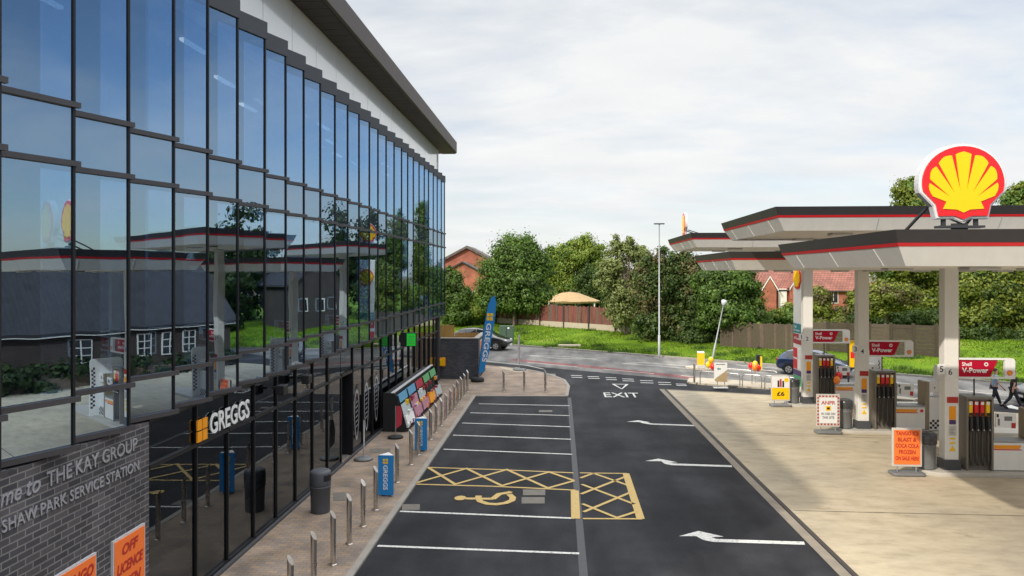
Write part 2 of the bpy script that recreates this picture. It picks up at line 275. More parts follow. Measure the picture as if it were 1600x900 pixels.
_r = ramp(_nt, [(.25, (.048, .085, .012)), (.42, (.085, .155, .010)), (.6, (.12, .20, .012)), (.78, (.20, .22, .045))]); _L(_n.outputs[0], _r.inputs[0]); _L(_r.outputs[0], _b.inputs['Base Color']); _b.inputs['Roughness'].default_value = .9; _b.inputs['Specular IOR Level'].default_value = .1
M = MATS

# ------------------------------------------------------------------ mesh helpers
class MB:
    def __init__(s): s.v = []; s.f = []; s.m = []; s.mats = []; s.cur = 0; s.sm = []; s.smooth = False
    def use(s, m):
        if m not in s.mats: s.mats.append(m)
        s.cur = s.mats.index(m); return s
    def add(s, vs, fs, smooth=None):
        o = len(s.v); s.v += [tuple(p) for p in vs]
        for f in fs: s.f.append(tuple(i+o for i in f)); s.m.append(s.cur); s.sm.append(s.smooth if smooth is None else smooth)
        return s
    def box(s, x0, x1, y0, y1, z0, z1):
        v = [(x, y, z) for z in (z0, z1) for y in (y0, y1) for x in (x0, x1)]
        return s.add(v, [(0, 2, 3, 1), (4, 5, 7, 6), (0, 1, 5, 4), (2, 6, 7, 3), (0, 4, 6, 2), (1, 3, 7, 5)], False)
    def bar(s, a, b, w, h, up=(0, 0, 1)):
        a = Vector(a); b = Vector(b); d = (b-a).normalized(); up = Vector(up)
        if abs(d.dot(up)) > .99: up = Vector((0, 1, 0))
        r = d.cross(up).normalized(); u = r.cross(d)
        v = [p+r*i*w/2+u*j*h/2 for p in (a, b) for i, j in ((-1, -1), (1, -1), (1, 1), (-1, 1))]
        return s.add(v, [(0, 3, 2, 1), (4, 5, 6, 7), (0, 1, 5, 4), (1, 2, 6, 5), (2, 3, 7, 6), (3, 0, 4, 7)], False)
    def tube(s, pts, r, n=10, cap=True):
        pts = [Vector(p) for p in pts]; rs = r if isinstance(r, (list, tuple)) else [r]*len(pts); vs = []; fs = []
        for i, p in enumerate(pts):
            d = (pts[min(i+1, len(pts)-1)]-pts[max(i-1, 0)]).normalized()
            a = d.cross(Vector((0, 0, 1)) if abs(d.z) < .9 else Vector((0, 1, 0))).normalized(); b = d.cross(a)
            for k in range(n): t = 2*math.pi*k/n; vs.append(p+(a*math.cos(t)+b*math.sin(t))*rs[i])
        for i in range(len(pts)-1):
            for k in range(n): fs.append((i*n+k, i*n+(k+1) % n, (i+1)*n+(k+1) % n, (i+1)*n+k))
        s.add(vs, fs, True)
        if cap: s.add([vs[k] for k in range(n)], [tuple(range(n))], False); s.add([vs[-n+k] for k in range(n)], [tuple(range(n))[::-1]], False)
        return s
    def lathe(s, prof, c=(0, 0, 0), n=20, sx=1., sy=1.):
        vs = []; fs = []
        for r, z in prof:
            for k in range(n): t = 2*math.pi*k/n; vs.append((c[0]+r*math.cos(t)*sx, c[1]+r*math.sin(t)*sy, c[2]+z))
        for i in range(len(prof)-1):
            for k in range(n): fs.append((i*n+k, i*n+(k+1) % n, (i+1)*n+(k+1) % n, (i+1)*n+k))
        fs.append(tuple(range(n))[::-1]); m = (len(prof)-1)*n; fs.append(tuple(range(m, m+n)))
        return s.add(vs, fs, True)
    def prism(s, pts, o=(0, 0, 0), r=(1, 0, 0), u=(0, 0, 1), depth=.1, back=True):
        o = Vector(o); r = Vector(r); u = Vector(u); n = r.cross(u)
        ar = sum(pts[i][0]*pts[(i+1) % len(pts)][1]-pts[(i+1) % len(pts)][0]*pts[i][1] for i in range(len(pts)))
        if ar < 0: pts = pts[::-1]
        k = len(pts); fr = [o+r*x+u*y+n*depth for x, y in pts]; bk = [o+r*x+u*y for x, y in pts]
        fs = [tuple(range(k))]+[(i, i+k, (i+1) % k+k, (i+1) % k) for i in range(k)]
        if back: fs.append(tuple(range(2*k-1, k-1, -1)))
        return s.add(fr+bk, fs, False)
    def sheet(s, pts, z): return s.add([(p[0], p[1], z) for p in pts], [tuple(range(len(pts)))], False)
    def strip(s, pts, w, z, closed=False):
        P = [Vector((p[0], p[1], 0)) for p in pts]; n = len(P); L_ = []; R_ = []
        for i in range(n):
            a = P[(i-1) % n] if closed or i > 0 else None; b = P[(i+1) % n] if closed or i < n-1 else None
            d1 = (P[i]-a).normalized() if a is not None else None; d2 = (b-P[i]).normalized() if b is not None else None
            d1 = d1 or d2; d2 = d2 or d1; n1 = Vector((-d1.y, d1.x, 0)); n2 = Vector((-d2.y, d2.x, 0)); m = (n1+n2).normalized(); k = w/2/max(.62, m.dot(n1))
            L_.append(P[i]+m*k+Vector((0, 0, z))); R_.append(P[i]-m*k+Vector((0, 0, z)))
        vs = L_+R_; fs = [(i+n, (i+1) % n+n, (i+1) % n, i) for i in range(n if closed else n-1)]
        return s.add(vs, fs, False)
    def sphere(s, c, rx, ry=None, rz=None, n=14, m=9):
        ry = ry or rx; rz = rz or rx; vs = [(c[0], c[1], c[2]-rz)]; fs = []
        for i in range(1, m):
            a = math.pi*i/m
            for k in range(n): t = 2*math.pi*k/n; vs.append((c[0]+rx*math.sin(a)*math.cos(t), c[1]+ry*math.sin(a)*math.sin(t), c[2]-rz*math.cos(a)))
        vs.append((c[0], c[1], c[2]+rz)); l = len(vs)-1
        for k in range(n): fs.append((0, 1+(k+1) % n, 1+k)); fs.append((l, 1+(m-2)*n+k, 1+(m-2)*n+(k+1) % n))
        for i in range(m-2):
            for k in range(n): fs.append((1+i*n+k, 1+i*n+(k+1) % n, 1+(i+1)*n+(k+1) % n, 1+(i+1)*n+k))
        return s.add(vs, fs, True)
    def build(s, name, mt=None, parent=None, bevel=0, off=(0, 0, 0)):
        me = bpy.data.meshes.new(name); me.from_pydata([(p[0]-off[0], p[1]-off[1], p[2]-off[2]) for p in s.v], [], s.f)
        if s.mats:
            for k in s.mats: me.materials.append(k)
            me.polygons.foreach_set('material_index', s.m)
        elif mt: me.materials.append(mt)
        me.polygons.foreach_set('use_smooth', s.sm); me.update()
        o = bpy.data.objects.new(name, me); COL.objects.link(o); o.location = off
        if bevel:
            b = o.modifiers.new('bevel', 'BEVEL'); b.width = bevel; b.segments = 2; b.limit_method = 'ANGLE'; b.angle_limit = R(40)
        if parent: attach(o, parent)
        return o
def world(o):
    m = Matrix.LocRotScale(o.location, o.rotation_euler, o.scale)
    return world(o.parent) @ o.matrix_parent_inverse @ m if o.parent else m
def attach(o, p):
    o.parent = p; o.matrix_parent_inverse = world(p).inverted(); return o
def tag(o, label, cat, group=None):
    o['label'] = label; o['category'] = cat
    if group: o['group'] = group
    return o
def thing(name, label, cat, loc=(0, 0, 0), group=None):
    o = bpy.data.objects.new(name, None); COL.objects.link(o); o.location = loc; o.empty_display_size = .3
    return tag(o, label, cat, group)
def struct(o, kind='structure'): o['kind'] = kind; return o
def kids(o): return [c for c in COL.objects if c.parent == o]
_kidmap = {}
def copy_tree(o, loc=None, rz=None, label=None, parent=None, tree=None):
    tree = tree if tree is not None else {}
    if not tree:
        for x in COL.objects:
            if x.parent: tree.setdefault(x.parent.name, []).append(x)
        tree.setdefault('', [])
    c = o.copy(); COL.objects.link(c)
    if parent: c.parent = parent; c.matrix_parent_inverse = o.matrix_parent_inverse
    if loc is not None: c.location = loc
    if rz is not None: c.rotation_euler = (0, 0, rz)
    if label: c['label'] = label
    for ch in tree.get(o.name, []): copy_tree(ch, parent=c, tree=tree)
    return c
_tcache = {}
def text(body, name, mt, parent, o, r, u, w=None, h=None, depth=.01, bold=0., shear=0., align='L', spacing=1.):
    key = (body, bold, shear, spacing)
    cu = bpy.data.curves.new('t', 'FONT'); cu.body = body; cu.size = 1; cu.offset = bold; cu.shear = shear; cu.space_character = spacing; cu.resolution_u = 3; cu.extrude = .5; cu.align_x = 'CENTER' if align == 'C' else 'LEFT'
    ob = bpy.data.objects.new('t', cu); COL.objects.link(ob)
    dg = bpy.context.evaluated_depsgraph_get(); dg.update(); me = bpy.data.meshes.new_from_object(ob.evaluated_get(dg)); bpy.data.objects.remove(ob); bpy.data.curves.remove(cu)
    co = np.zeros(len(me.vertices)*3, 'f'); me.vertices.foreach_get('co', co); co = co.reshape(-1, 3)
    mn, mxx = co.min(0), co.max(0); sz = mxx-mn
    sx = (w/sz[0]) if w else (h/sz[1]); sy = (h/sz[1]) if h else sx
    loc = (co-mn)*[sx, sy, 1.]
    if align == 'C': loc[:, 0] -= sz[0]*sx/2
    loc[:, 2] = (co[:, 2]+.5)*depth
    r = Vector(r).normalized(); u = Vector(u).normalized(); n = r.cross(u); B = np.array([r, u, n]); P = loc @ B+np.array(o)
    me.vertices.foreach_set('co', P.astype('f').ravel()); me.materials.clear(); me.materials.append(mt); me.update(); me.name = name
    ob = bpy.data.objects.new(name, me); COL.objects.link(ob)
    if parent: attach(ob, parent)
    return ob
def rrect(w, h, r, n=5, corners=(1, 1, 1, 1)):
    pts = []
    for (cx, cy, a0, on) in ((w-r, r, -90, corners[0]), (w-r, h-r, 0, corners[1]), (r, h-r, 90, corners[2]), (r, r, 180, corners[3])):
        if on:
            for k in range(n+1): a = R(a0+90*k/n); pts.append((cx+r*math.cos(a), cy+r*math.sin(a)))
        else: pts.append((w if cx > w/2 else 0, h if cy > h/2 else 0))
    return pts

# scallop emblem: outline, red field and yellow ribs
def shell_outline(k=1.0, n=28):
    pts = []
    for i in range(n+1):
        a = R(-8+196*i/n); pts.append((math.cos(a)*1.0, math.sin(a)*.93))
    pts += [(-.97, -.22), (-.66, -.55), (-.6, -.84), (-.2, -.84), (0, -.93), (.2, -.84), (.6, -.84), (.66, -.55), (.97, -.22)]
    return [(x*k, y*k) for x, y in pts]
def shell_ribs():
    P = Vector((0, -.62)); polys = []
    def hit(a, k=1):
        d = Vector((math.cos(a), math.sin(a))); t = 0
        while t < 3:
            q = P+d*t
            if (q.x/.84)**2+((q.y+.02)/.78)**2 > 1: break
            t += .01
        return t
    for i in range(7):
        a = R(90+(i-3)*20.5); hw = R(8.2); inner = .40; pts = []
        hi = R(10.4)
        pts.append(P+Vector((math.cos(a+hi), math.sin(a+hi)))*inner); pts.append(P+Vector((math.cos(a-hi), math.sin(a-hi)))*inner)
        for j in range(7):
            b = a-hw+2*hw*j/6; t = hit(b)*(1+.035*math.sin(math.pi*j/6)-.02); pts.append(P+Vector((math.cos(b), math.sin(b)))*t)
        polys.append([(p.x, p.y) for p in pts])
    arc = [(.44*math.cos(R(20+140*i/14)), -.62+.44*math.sin(R(20+140*i/14))) for i in range(15)]
    base = arc+[(-.50, -.66), (-.16, -.68), (0, -.76), (.16, -.68), (.50, -.66)]
    return polys, base
RIBS, RBASE = shell_ribs()
def emblem(parent, o, r, u, k, depth, rim=None, fan=None):
    o = Vector(o); r = Vector(r); u = Vector(u); n = r.cross(u)
    if rim:
        b = MB(); b.prism([(x*k, y*k) for x, y in shell_outline(1.085)], o-n*rim, r, u, rim); b.build('sign_case', M['sign_grey'], parent)
        b = MB(); b.prism([(x*k, y*k) for x, y in shell_outline(1.055)], o, r, u, depth*.5); b.build('white_rim', M['white_plain'], parent); o = o+n*depth*.5
    b = MB(); b.prism([(x*k, y*k) for x, y in shell_outline()], o, r, u, depth); b.build('red_field', M['sign_red'], parent)
    b = MB()
    for p in RIBS: b.prism([(x*k, y*k) for x, y in p], o+n*depth, r, u, depth*.4)
    b.prism([(x*k, y*k) for x, y in RBASE], o+n*depth, r, u, depth*.41)
    return b.build('yellow_ribs', M['sign_yellow'], parent)

# ================================================================== SETTING
b = MB(); b.sheet([(-900, -600), (900, -600), (900, 1500), (-900, 1500)], -.06); struct(b.build('ground', M['soil']))
b = MB(); b.sheet([(-24, -30), (70, -30), (70, 33.2), (24, 34), (16, 36.3), (6.39, 42.32), (-2.45, 47.86), (-24, 61.3)], 0); struct(b.build('car_park', M['asphalt']))
near = [(-60, 83.9), (-24, 61.3), (-2.45, 47.86), (6.39, 42.32), (16, 36.3), (24, 34.0), (70, 33.2)]
far = [(-60, 99.2), (-24, 74.7), (-3.92, 60.94), (7.19, 53.5), (14.6, 48.3), (25, 41.3), (70, 38.5)]
b = MB(); n = len(near)
b.add([(x, y, .004) for x, y in near]+[(x, y, .004) for x, y in far], [(i, i+1, i+1+n, i+n) for i in range(n-1)]); struct(b.build('main_road', M['road_asphalt']))
b = MB(); b.strip([G(798, 562), G(900, 571), G(985, 580), G(1050, 587), G(1110, 594), G(1240, 609)], .95, .008); struct(b.build('red_lane', M['red_asphalt']))
# verge bank
xs = np.linspace(-75, 85, 110); b = MB(); S = [0, .15, 1, 2, 3.5, 5, 7, 9, 11, 13, 15, 20, 40, 260]; vs = []
ts = np.linspace(-80, 90, 100)
for s in S:
    for t in ts:
        p = KP+KD*t+KN*s; vs.append((p.x, p.y, bank(p.x, p.y)+(.03*math.sin(t*.9)+.04*math.sin(t*.37+s) if .5 < s < 30 else 0)))
nt_ = len(ts); b.smooth = True
b.add(vs, [(i*nt_+j, i*nt_+j+1, (i+1)*nt_+j+1, (i+1)*nt_+j) for i in range(len(S)-1) for j in range(nt_-1)]); struct(b.build('grass_bank', M['lawn']))
b = MB()
for i in range(len(ts)-1):
    p = KP+KD*ts[i]; q = KP+KD*ts[i+1]; b.bar((p.x, p.y, .055), (q.x, q.y, .055), .16, .12)
struct(b.build('road_kerb', M['kerb']))
# pavement in front of the building, with rounded corner by the road
pav = [(-24, 4), (-6.85, 4), (-4.2, 4), (-4.2, 35.75), (.28, 35.95), (.42, 39), (.2, 41.3), (-.5, 43.2), (-1.6, 44.9), (-2.8, 46.4), (-24, 59.6)]
b = MB(); b.prism(pav, (0, 0, -.05), (1, 0, 0), (0, 1, 0), .09); struct(b.build('pavement', M['paviours']))
b = MB(); b.strip([(-4.13, 4), (-4.13, 35.68), (.35, 35.87)], .15, .05); b.strip([(.35, 35.87), (.49, 39), (.27, 41.3), (-.43, 43.25), (-1.53, 45.0), (-2.8, 46.5)], .15, .05)
o = b.build('pavement_kerb', M['kerb']); so = o.modifiers.new('s', 'SOLIDIFY'); so.thickness = .1; so.offset = -1; struct(o)
b = MB(); b.strip([(.48, 2), (.48, 35.6)], .17, .004); struct(b.build('drain_channel', M['drain']))
# forecourt
fc = [(5.86, 3), (5.84, 15), (5.72, 22), (5.45, 38.3), (10.35, 36.87), (17, 33.8), (26, 30.5), (60, 29), (60, 3)]
b = MB(); b.sheet(fc, .008); struct(b.build('forecourt', M['forecourt_concrete']))
edge = [(5.66, 3), (5.66, 15), (5.52, 22), (5.27, 38.45)]
b = MB(); b.strip(edge, .24, .012); b.strip([(5.27, 38.45), (10.3, 37.0), (17, 33.95)], .14, .012); struct(b.build('forecourt_edging', M['edging']))
b = MB(); b.strip([(x+.2, y) for x, y in edge], .11, .016); struct(b.build('forecourt_drain', M['drain_dark']))
b = MB(); b.strip([G(1190, 680), G(1500, 688)], .03, .013); b.strip([(5.9, 28.2), (30, 27.2)], .03, .013); b.strip([(5.9, 19.0), (40, 18.6)], .025, .013); b.strip([(5.9, 12.5), (40, 12.3)], .03, .013); struct(b.build('forecourt_joints', M['drain_dark']))
# traffic island strip between exit lane and road
isl = [(6.96, 40.75), (7.6, 40.1), (10.9, 38.7), (14.5, 36.6), (16.5, 35.5), (16.9, 35.9), (14.9, 38.0), (11.5, 40.4), (8.6, 42.0), (7.3, 42.1)]
b = MB(); b.prism(isl, (0, 0, -.02), (1, 0, 0), (0, 1, 0), .12); struct(b.build('kerbed_island', M['kerb_pale'], bevel=.02))
ref = G(1095, 576); b = MB(); b.prism([(1.1*math.cos(R(a))*.9, .7*math.sin(R(a))) for a in range(0, 360, 20)], (ref.x, ref.y, 0), (.826, -.564, 0), (.564, .826, 0), .1); struct(b.build('refuge_island', M['kerb_pale']))

# ---- painted markings
b = MB(); z = .005
for (a, c) in (((748, 631), (890, 634)), ((735, 645), (890, 649.5)), ((722, 661), (891, 667)), ((708, 680), (892, 686.5)), ((693, 702), (894, 710)), ((625, 799), (897, 810)), ((590, 853), (905, 865))):
    b.strip([G(*a), G(*c)], .10, z)
y0 = 13.2
b.strip([(-3.9, y0+.12), (.35, y0)], .10, z); b.strip([(-3.9, y0-2.3), (.35, y0-2.4)], .10, z)
struct(b.build('bay_lines', M['line_white']))
b = MB(); z = .005
b.strip([G(655, 730), G(780, 734), G(896, 739)], .09, z); b.strip([G(645, 756.5), G(770, 760), G(899, 766)], .09, z)
z = .009
b.strip([G(668, 730), G(711, 757), G(792, 734), G(856, 763), G(897, 751.5)], .11, z); b.strip([G(647, 756), G(729, 732.5), G(784, 759.5), G(858, 738), G(897, 751.5)], .11, z+.004)
b.strip([G(898, 767), G(899.5, 811)], .22, .013)
b.strip([G(906, 739), G(980, 740), ], .09, .005); b.strip([G(978, 740), G(1001, 811)], .2, .009); b.strip([G(911, 811), G(1003, 811.5)], .09, .013)
for i, pl in enumerate(([(907, 747), (927, 739.5), (983, 759)], [(909, 757), (991, 788)], [(908, 772), (977, 745)], [(910, 788), (964, 810), (995, 800)], [(912, 800.5), (985, 770)])):
    b.strip([G(*p) for p in pl], .1, .005+.004*(i % 2)+.008*(i > 2))
struct(b.build('hatched_markings', M['line_yellow']))
b = MB()
def zp(x, y): return G(600+x/3.556, 680+y/3.556)
b.strip([zp(425, 352), zp(610, 354)], .16, .005); b.strip([zp(604, 356), zp(640, 328), zp(705, 318)], .17, .009); b.sheet([zp(690, 312), zp(716, 318), zp(690, 328)], .013)
b.strip([zp(527, 338), zp(522, 352), zp(535, 370), zp(575, 383), zp(625, 386), zp(675, 379), zp(712, 364), zp(716, 348), zp(695, 330)], .17, .013)
hd = zp(424, 352); b.sheet([(hd.x+.16*math.cos(R(t)), hd.y+.2*math.sin(R(t))) for t in range(0, 360, 30)], .017)
struct(b.build('wheelchair_symbol', M['line_yellow']))
b = MB()
for pl in ([(979, 659.2), (998, 656.8), (1016, 660), (1011, 660.7), (1020, 661.9), (1084, 664.2), (1085, 666), (1016, 663.3), (1004, 661.4), (999, 659.6)],
           [(1008, 720.5), (1029, 716.8), (1059, 722.7), (1046, 722.9), (1054, 724.4), (1143, 727.3), (1144, 730), (1050, 727), (1039, 725), (1033, 720.8)],
           [(1061, 838), (1091, 829.8), (1131, 838.7), (1112, 839.6), (1119, 842.3), (1256, 846.7), (1258, 851.5), (1115, 847), (1099, 844), (1088, 838)]):
    b.sheet([G(*p) for p in pl][::-1], .005)
struct(b.build('lane_arrows', M['line_white']))
e0 = G(945, 620.5); e1 = G(945, 613); ex = text('EXIT', 'exit_lettering', M['line_white'], None, (e0.x, e0.y, .004), (1, 0, 0), (0, 1, 0), w=1.72, h=e1.y-e0.y-.1, depth=.004, bold=.002); struct(ex)
b = MB(); b.strip([G(958, 600.2), G(980, 600.6), G(971.5, 607.8)], .13, .005, True)
dash = [(892, 909, 586.5, 588.5), (918, 936, 588.3, 590), (946, 963, 590, 592), (972, 990, 592, 594), (1000, 1020, 594.5, 597), (1028, 1048, 597.3, 599.6), (1056, 1072, 600, 601.2)]
for u0, u1, v0, v1 in dash:
    b.strip([G(u0, v0), G(u1, v0+.6)], .16, .005); b.strip([G(u0+1, v1+1), G(u1+1, v1+1.6)], .16, .005)
struct(b.build('give_way_markings', M['line_white']))
b = MB()
for pl in ([(825, 555.5), (880, 557), (934, 561.5)], [(825, 555.5), (872, 560), (934, 561.5)], [(972, 568.5), (1003, 566.5), (1068, 571.5), (1090, 573)], [(972, 568.5), (1030, 572), (1085, 577)], [(824, 566), (903, 573.5)], [(942, 577), (1022, 584)], [(1064, 587), (1130, 594)],
           [(1120, 576), (1230, 586)], [(1150, 570), (1215, 576)], [(1200, 589), (1420, 615)], [(1380, 595), (1600, 622)], [(700, 558), (822, 571), (850, 577)], [(1500, 615), (1600, 632)]):
    b.strip([G(*p) for p in pl], .12, .009)
struct(b.build('road_lines', M['line_faded']))
b = MB(); b.sheet([G(*p) for p in ((1565, 636), (1580, 633), (1600, 640), (1600, 643), (1585, 639))][::-1], .007); b.strip([G(1432, 622), G(1600, 652)], .1, .005); struct(b.build('entry_arrow', M['line_white']))
b = MB()
for (u0, u1, v0, v1) in ((817, 852, 765, 774), (815, 851, 777, 787), (628, 656, 788, 797), (842, 863, 641, 644)):
    b.sheet([G(u0, v1), G(u1, v1), G(u1, v0), G(u0, v0)], .006)
for (u0, u1, v0, v1) in ((520, 540, 770, 783), (578, 610, 701, 708), (534, 548, 756, 760), (852, 868, 584, 588)):
    p = [G(u0, v1, .04), G(u1, v1, .04), G(u1, v0, .04), G(u0, v0, .04)]; b.sheet(p, .046)
struct(b.build('manhole_covers', M['manhole']))
# grass blades
def blades(name, n, fn, mt, h=.12):
    P = fn(n); k = len(P); ang = np.random.rand(k)*6.283; hh = h*(.5+np.random.rand(k)); w_ = .03+.03*np.random.rand(k)
    V = np.zeros((k, 3, 3)); dx = np.cos(ang)*w_; dy = np.sin(ang)*w_
    V[:, 0] = P+np.stack([-dx, -dy, -.02+0*dx], 1); V[:, 1] = P+np.stack([dx, dy, -.02+0*dx], 1); V[:, 2] = P+np.stack([np.random.randn(k)*.05, np.random.randn(k)*.05, hh], 1)
    me = bpy.data.meshes.new(name); me.vertices.add(k*3); me.vertices.foreach_set('co', V.astype('f').ravel()); me.loops.add(k*3); me.loops.foreach_set('vertex_index', np.arange(k*3, dtype='i')); me.polygons.add(k); me.polygons.foreach_set('loop_start', np.arange(0, k*3, 3, dtype='i')); me.update()
    a = me.attributes.new('leafvar', 'FLOAT', 'FACE'); a.data.foreach_set('value', np.random.rand(k).astype('f')); me.materials.append(mt)
    o = bpy.data.objects.new(name, me); COL.objects.link(o); return o
def bank_pts(n):
    t = np.random.rand(n)*75-25; s = .2+np.random.rand(n)**1.3*15; x = KP.x+KD.x*t+KN.x*s; y = KP.y+KD.y*t+KN.y*s
    return np.array([(a, c, bank(a, c)) for a, c in zip(x, y)])
o = blades('grass', 60000, bank_pts, M['grass_blade'], .075); struct(o, 'stuff'); tag(o, 'bright green grass on the bank beyond the main road', 'grass')

def weed_pts(n):
    c = np.array([(KP.x+KD.x*t+KN.x*q, KP.y+KD.y*t+KN.y*q) for t, q in zip(np.random.rand(70)*60-18, .25+np.random.rand(70)**2.2*12)]); i = np.random.randint(0, 70, n); P = c[i]+np.random.randn(n, 2)*np.array([.28, .2]); return np.array([(a, e, bank(a, e)) for a, e in P])
o = blades('weeds', 9000, weed_pts, M['leaf_green'], .2); struct(o, 'stuff'); tag(o, 'taller green weed tufts scattered through the grass bank', 'weeds')
b = MB(); b.sheet([(-1.85, 44.4), (-2.95, 46.0), (-3.9, 46.9), (-3.5, 45.8), (-2.7, 44.4)], .0455); struct(b.build('pavement_apron', M['stone_pale']))
# ================================================================== OFFICE BUILDING WITH SHOP
Y0 = 4.37; PIT = 1.305; NB = 29; YE = Y0+PIT*NB; XO = -6.6; XI = XO-PIT*math.tan(R(20)); GX = -6.8
bld = thing('service_station_building', 'long dark glass-fronted two-storey building with sawtooth glazing and brown overhanging roof', 'building', (-15, 23, 0))
b = MB(); b.box(-24, -11, Y0, YE, 0, 13.3); b.box(-11, -7.45, Y0, Y0+.25, 3.6, 13.3); b.box(-11, -7.45, YE-.25, YE, 3.6, 13.3); b.box(-11, -6.9, Y0, Y0+.25, 0, 3.58); b.build('wall', M['interior'], bld)
b = MB()
for z0, z1 in ((3.66, 4.22), (7.55, 8.22), (11.3, 13.3)): b.box(-11, -7.5 if z1 > 12 else -7.2, Y0+.3, YE-.3, z0, z1)
b.build('floor_slab', M['interior'], bld)
b = MB(); b.box(-11, -6.9, Y0+.3, 41.1, -.02, .06); b.build('shop_floor', M['interior_floor'], bld)
b = MB(); b.box(-9.6, -9.4, 12, 41, .06, 3.4); b.box(-8.8, -8.2, 14, 21, .06, 1.3); b.box(-8.8, -8.2, 25, 38, .06, 1.5); b.build('shop_counter', M['interior_dark'], bld)
for k in range(11):
    m = MB(); y_ = 6.6+k*3.1; x_ = -8.4-.7*(k % 3); m.box(x_-.06, x_+.06, y_, y_+1.1, 11.20, 11.26); m.build('ceiling_light', mat('tube_light', (1, .97, .9), .5, var=0, emit=.8), bld)
# white cladding panels above the glass
b = MB(); b.use(M['dark_metal']).box(-7.5, -7.235, Y0, YE+1.0, 11.0, 13.33); b.use(M['cladding_white'])
k = Y0-.6
while k < YE+1.0:
    b.box(-7.232, -7.2, k+.012, min(k+1.96, YE+1.0)-.012, 11.0, 13.33); k += 1.96
b.box(-7.2, -7.15, YE+1.0, YE+1.02, 11, 13.3)
b.build('cladding', None, bld)
b = MB(); b.prism([(-6.36, 13.36), (-6.3, 13.42), (-6.3, 14.06), (-23.5, 14.5), (-23.5, 13.36)], (0, Y0, 0), (1, 0, 0), (0, 0, 1), -(45-Y0)); rf = b.build('roof', M['fascia_brown'], bld)
b = MB(); b.box(-7.19, -6.40, Y0+.05, 44.95, 13.335, 13.357); b.build('soffit', M['soffit_brown'], rf)
# one sawtooth glazing bay, copied along the facade
A = math.atan2(XO-XI, PIT); dirv = Vector((math.sin(A), math.cos(A), 0)); nrm = Vector((math.cos(A), -math.sin(A), 0)); LEN = PIT/math.cos(A)
rows = [(3.63, 4.29, 0), (4.29, 7.49, 1), (7.49, 8.29, 0), (8.29, 11.25, 1)]
base = Vector((XI, 0, 0))
def bay(Y):
    g = MB()
    for z0, z1, gl in rows:
        g.use(M['curtain_glass'] if gl else M['spandrel'])
        p, q = base, base+dirv*LEN; g.add([(p.x, p.y, z0), (q.x, q.y, z0), (q.x, q.y, z1), (p.x, p.y, z1)], [(0, 1, 2, 3)])
        g.use(M['return_glass'] if gl else M['spandrel']); g.add([(XO, PIT, z0), (XI, PIT, z0), (XI, PIT, z1), (XO, PIT, z1)], [(0, 1, 2, 3)])
    g.use(M['interior_dark']).add([(XI, 0, 3.64), (XO, PIT, 3.64), (XI-.5, PIT, 3.64), (XI-.5, 0, 3.64)], [(0, 3, 2, 1)])
    o = g.build('window_bay', None, None); o.location = (0, Y, 0); attach(o, bld)
    for zz in (3.63, 4.29, 7.49, 8.29):
        s = MB(); a = base+nrm*.03; c = base+dirv*(LEN+.05)+nrm*.03; s.bar((a.x, a.y, zz), (c.x, c.y, zz), .07, .075)
        so = s.build('window_sill' if zz > 4 else 'base_sill', M['anodised'], None); so.location = (0, Y, 0); attach(so, o)
    m = MB(); a = base+dirv*(LEN-.02)+nrm*.0; m.bar((a.x, a.y, 3.66), (a.x, a.y, 11.25), .034, .05, up=tuple(nrm))
    mo = m.build('mullion', M['mullion_black'], None); mo.location = (0, Y, 0); attach(mo, o)
    c = MB(); p = base+nrm*.05; q = base+dirv*LEN+nrm*.05; c.prism([(p.x, p.y), (q.x, q.y+.02), (-7.24, PIT+.02), (-7.24, p.y)], (0, 0, 11.25), (1, 0, 0), (0, 1, 0), .38)
    co = c.build('bay_cap', M['cap_grey'], None); co.location = (0, Y, 0); attach(co, o)
    return o
b0 = bay(Y0)
for k in range(1, NB):
    c = b0.copy(); COL.objects.link(c); c.location = (0, Y0+k*PIT, 0); c.rotation_euler = (R(random.uniform(-.06, .06)), R(random.uniform(-.06, .06)), R(random.uniform(-.3, .3)))
    if k == 1: chs = [x for x in COL.objects if x.parent == b0]
    for ch in chs:
        d = ch.copy(); COL.objects.link(d); d.parent = c; d.matrix_parent_inverse = ch.matrix_parent_inverse
# brick wall with lettering
BE = 11.72
b = MB(); b.box(-7.2, -6.75, Y0, BE, 0, 3.56); wl = b.build('brick_wall', M['slate_brick'], bld)
def onwall(body, u0, u1, v0, v1, name, mt, parent, X, depth=.03, **k):
    a = onX(u0, v0, X); c = onX(u1, v1, X); return a, c
t_ = [('THE KAY GROUP', 9.28, 11.36, 3.18, .20, 0), ('Welcome to', 7.72, 9.2, 3.17, .21, .25), ('SHAW PARK SERVICE STATION', 8.50, 11.41, 2.845, .155, 0)]
for body, ya, yb, zb, hh, sh in t_:
    nat = []
    for wd in body.split():
        t0 = text(wd, 'm', M['letter_grey'], None, (0, 0, 0), (1, 0, 0), (0, 1, 0), h=.2, bold=.006, shear=sh); xs_ = [v.co.x for v in t0.data.vertices]; nat.append(max(xs_)-min(xs_)); bpy.data.objects.remove(t0)
    gap_ = .085; k_ = (yb-ya)/(sum(nat)+gap_*(len(nat)-1)); y_ = ya
    for wd, nw in zip(body.split(), nat):
        low = wd == 'to'
        text(wd, 'wall_lettering', M['letter_grey'], wl, (-6.745, y_, zb), (0, 1, 0), (0, 0, 1), w=nw*k_*(.86 if low else 1), h=hh*(.86 if low else 1), depth=.014, bold=.006, shear=sh); y_ += (nw+gap_)*k_
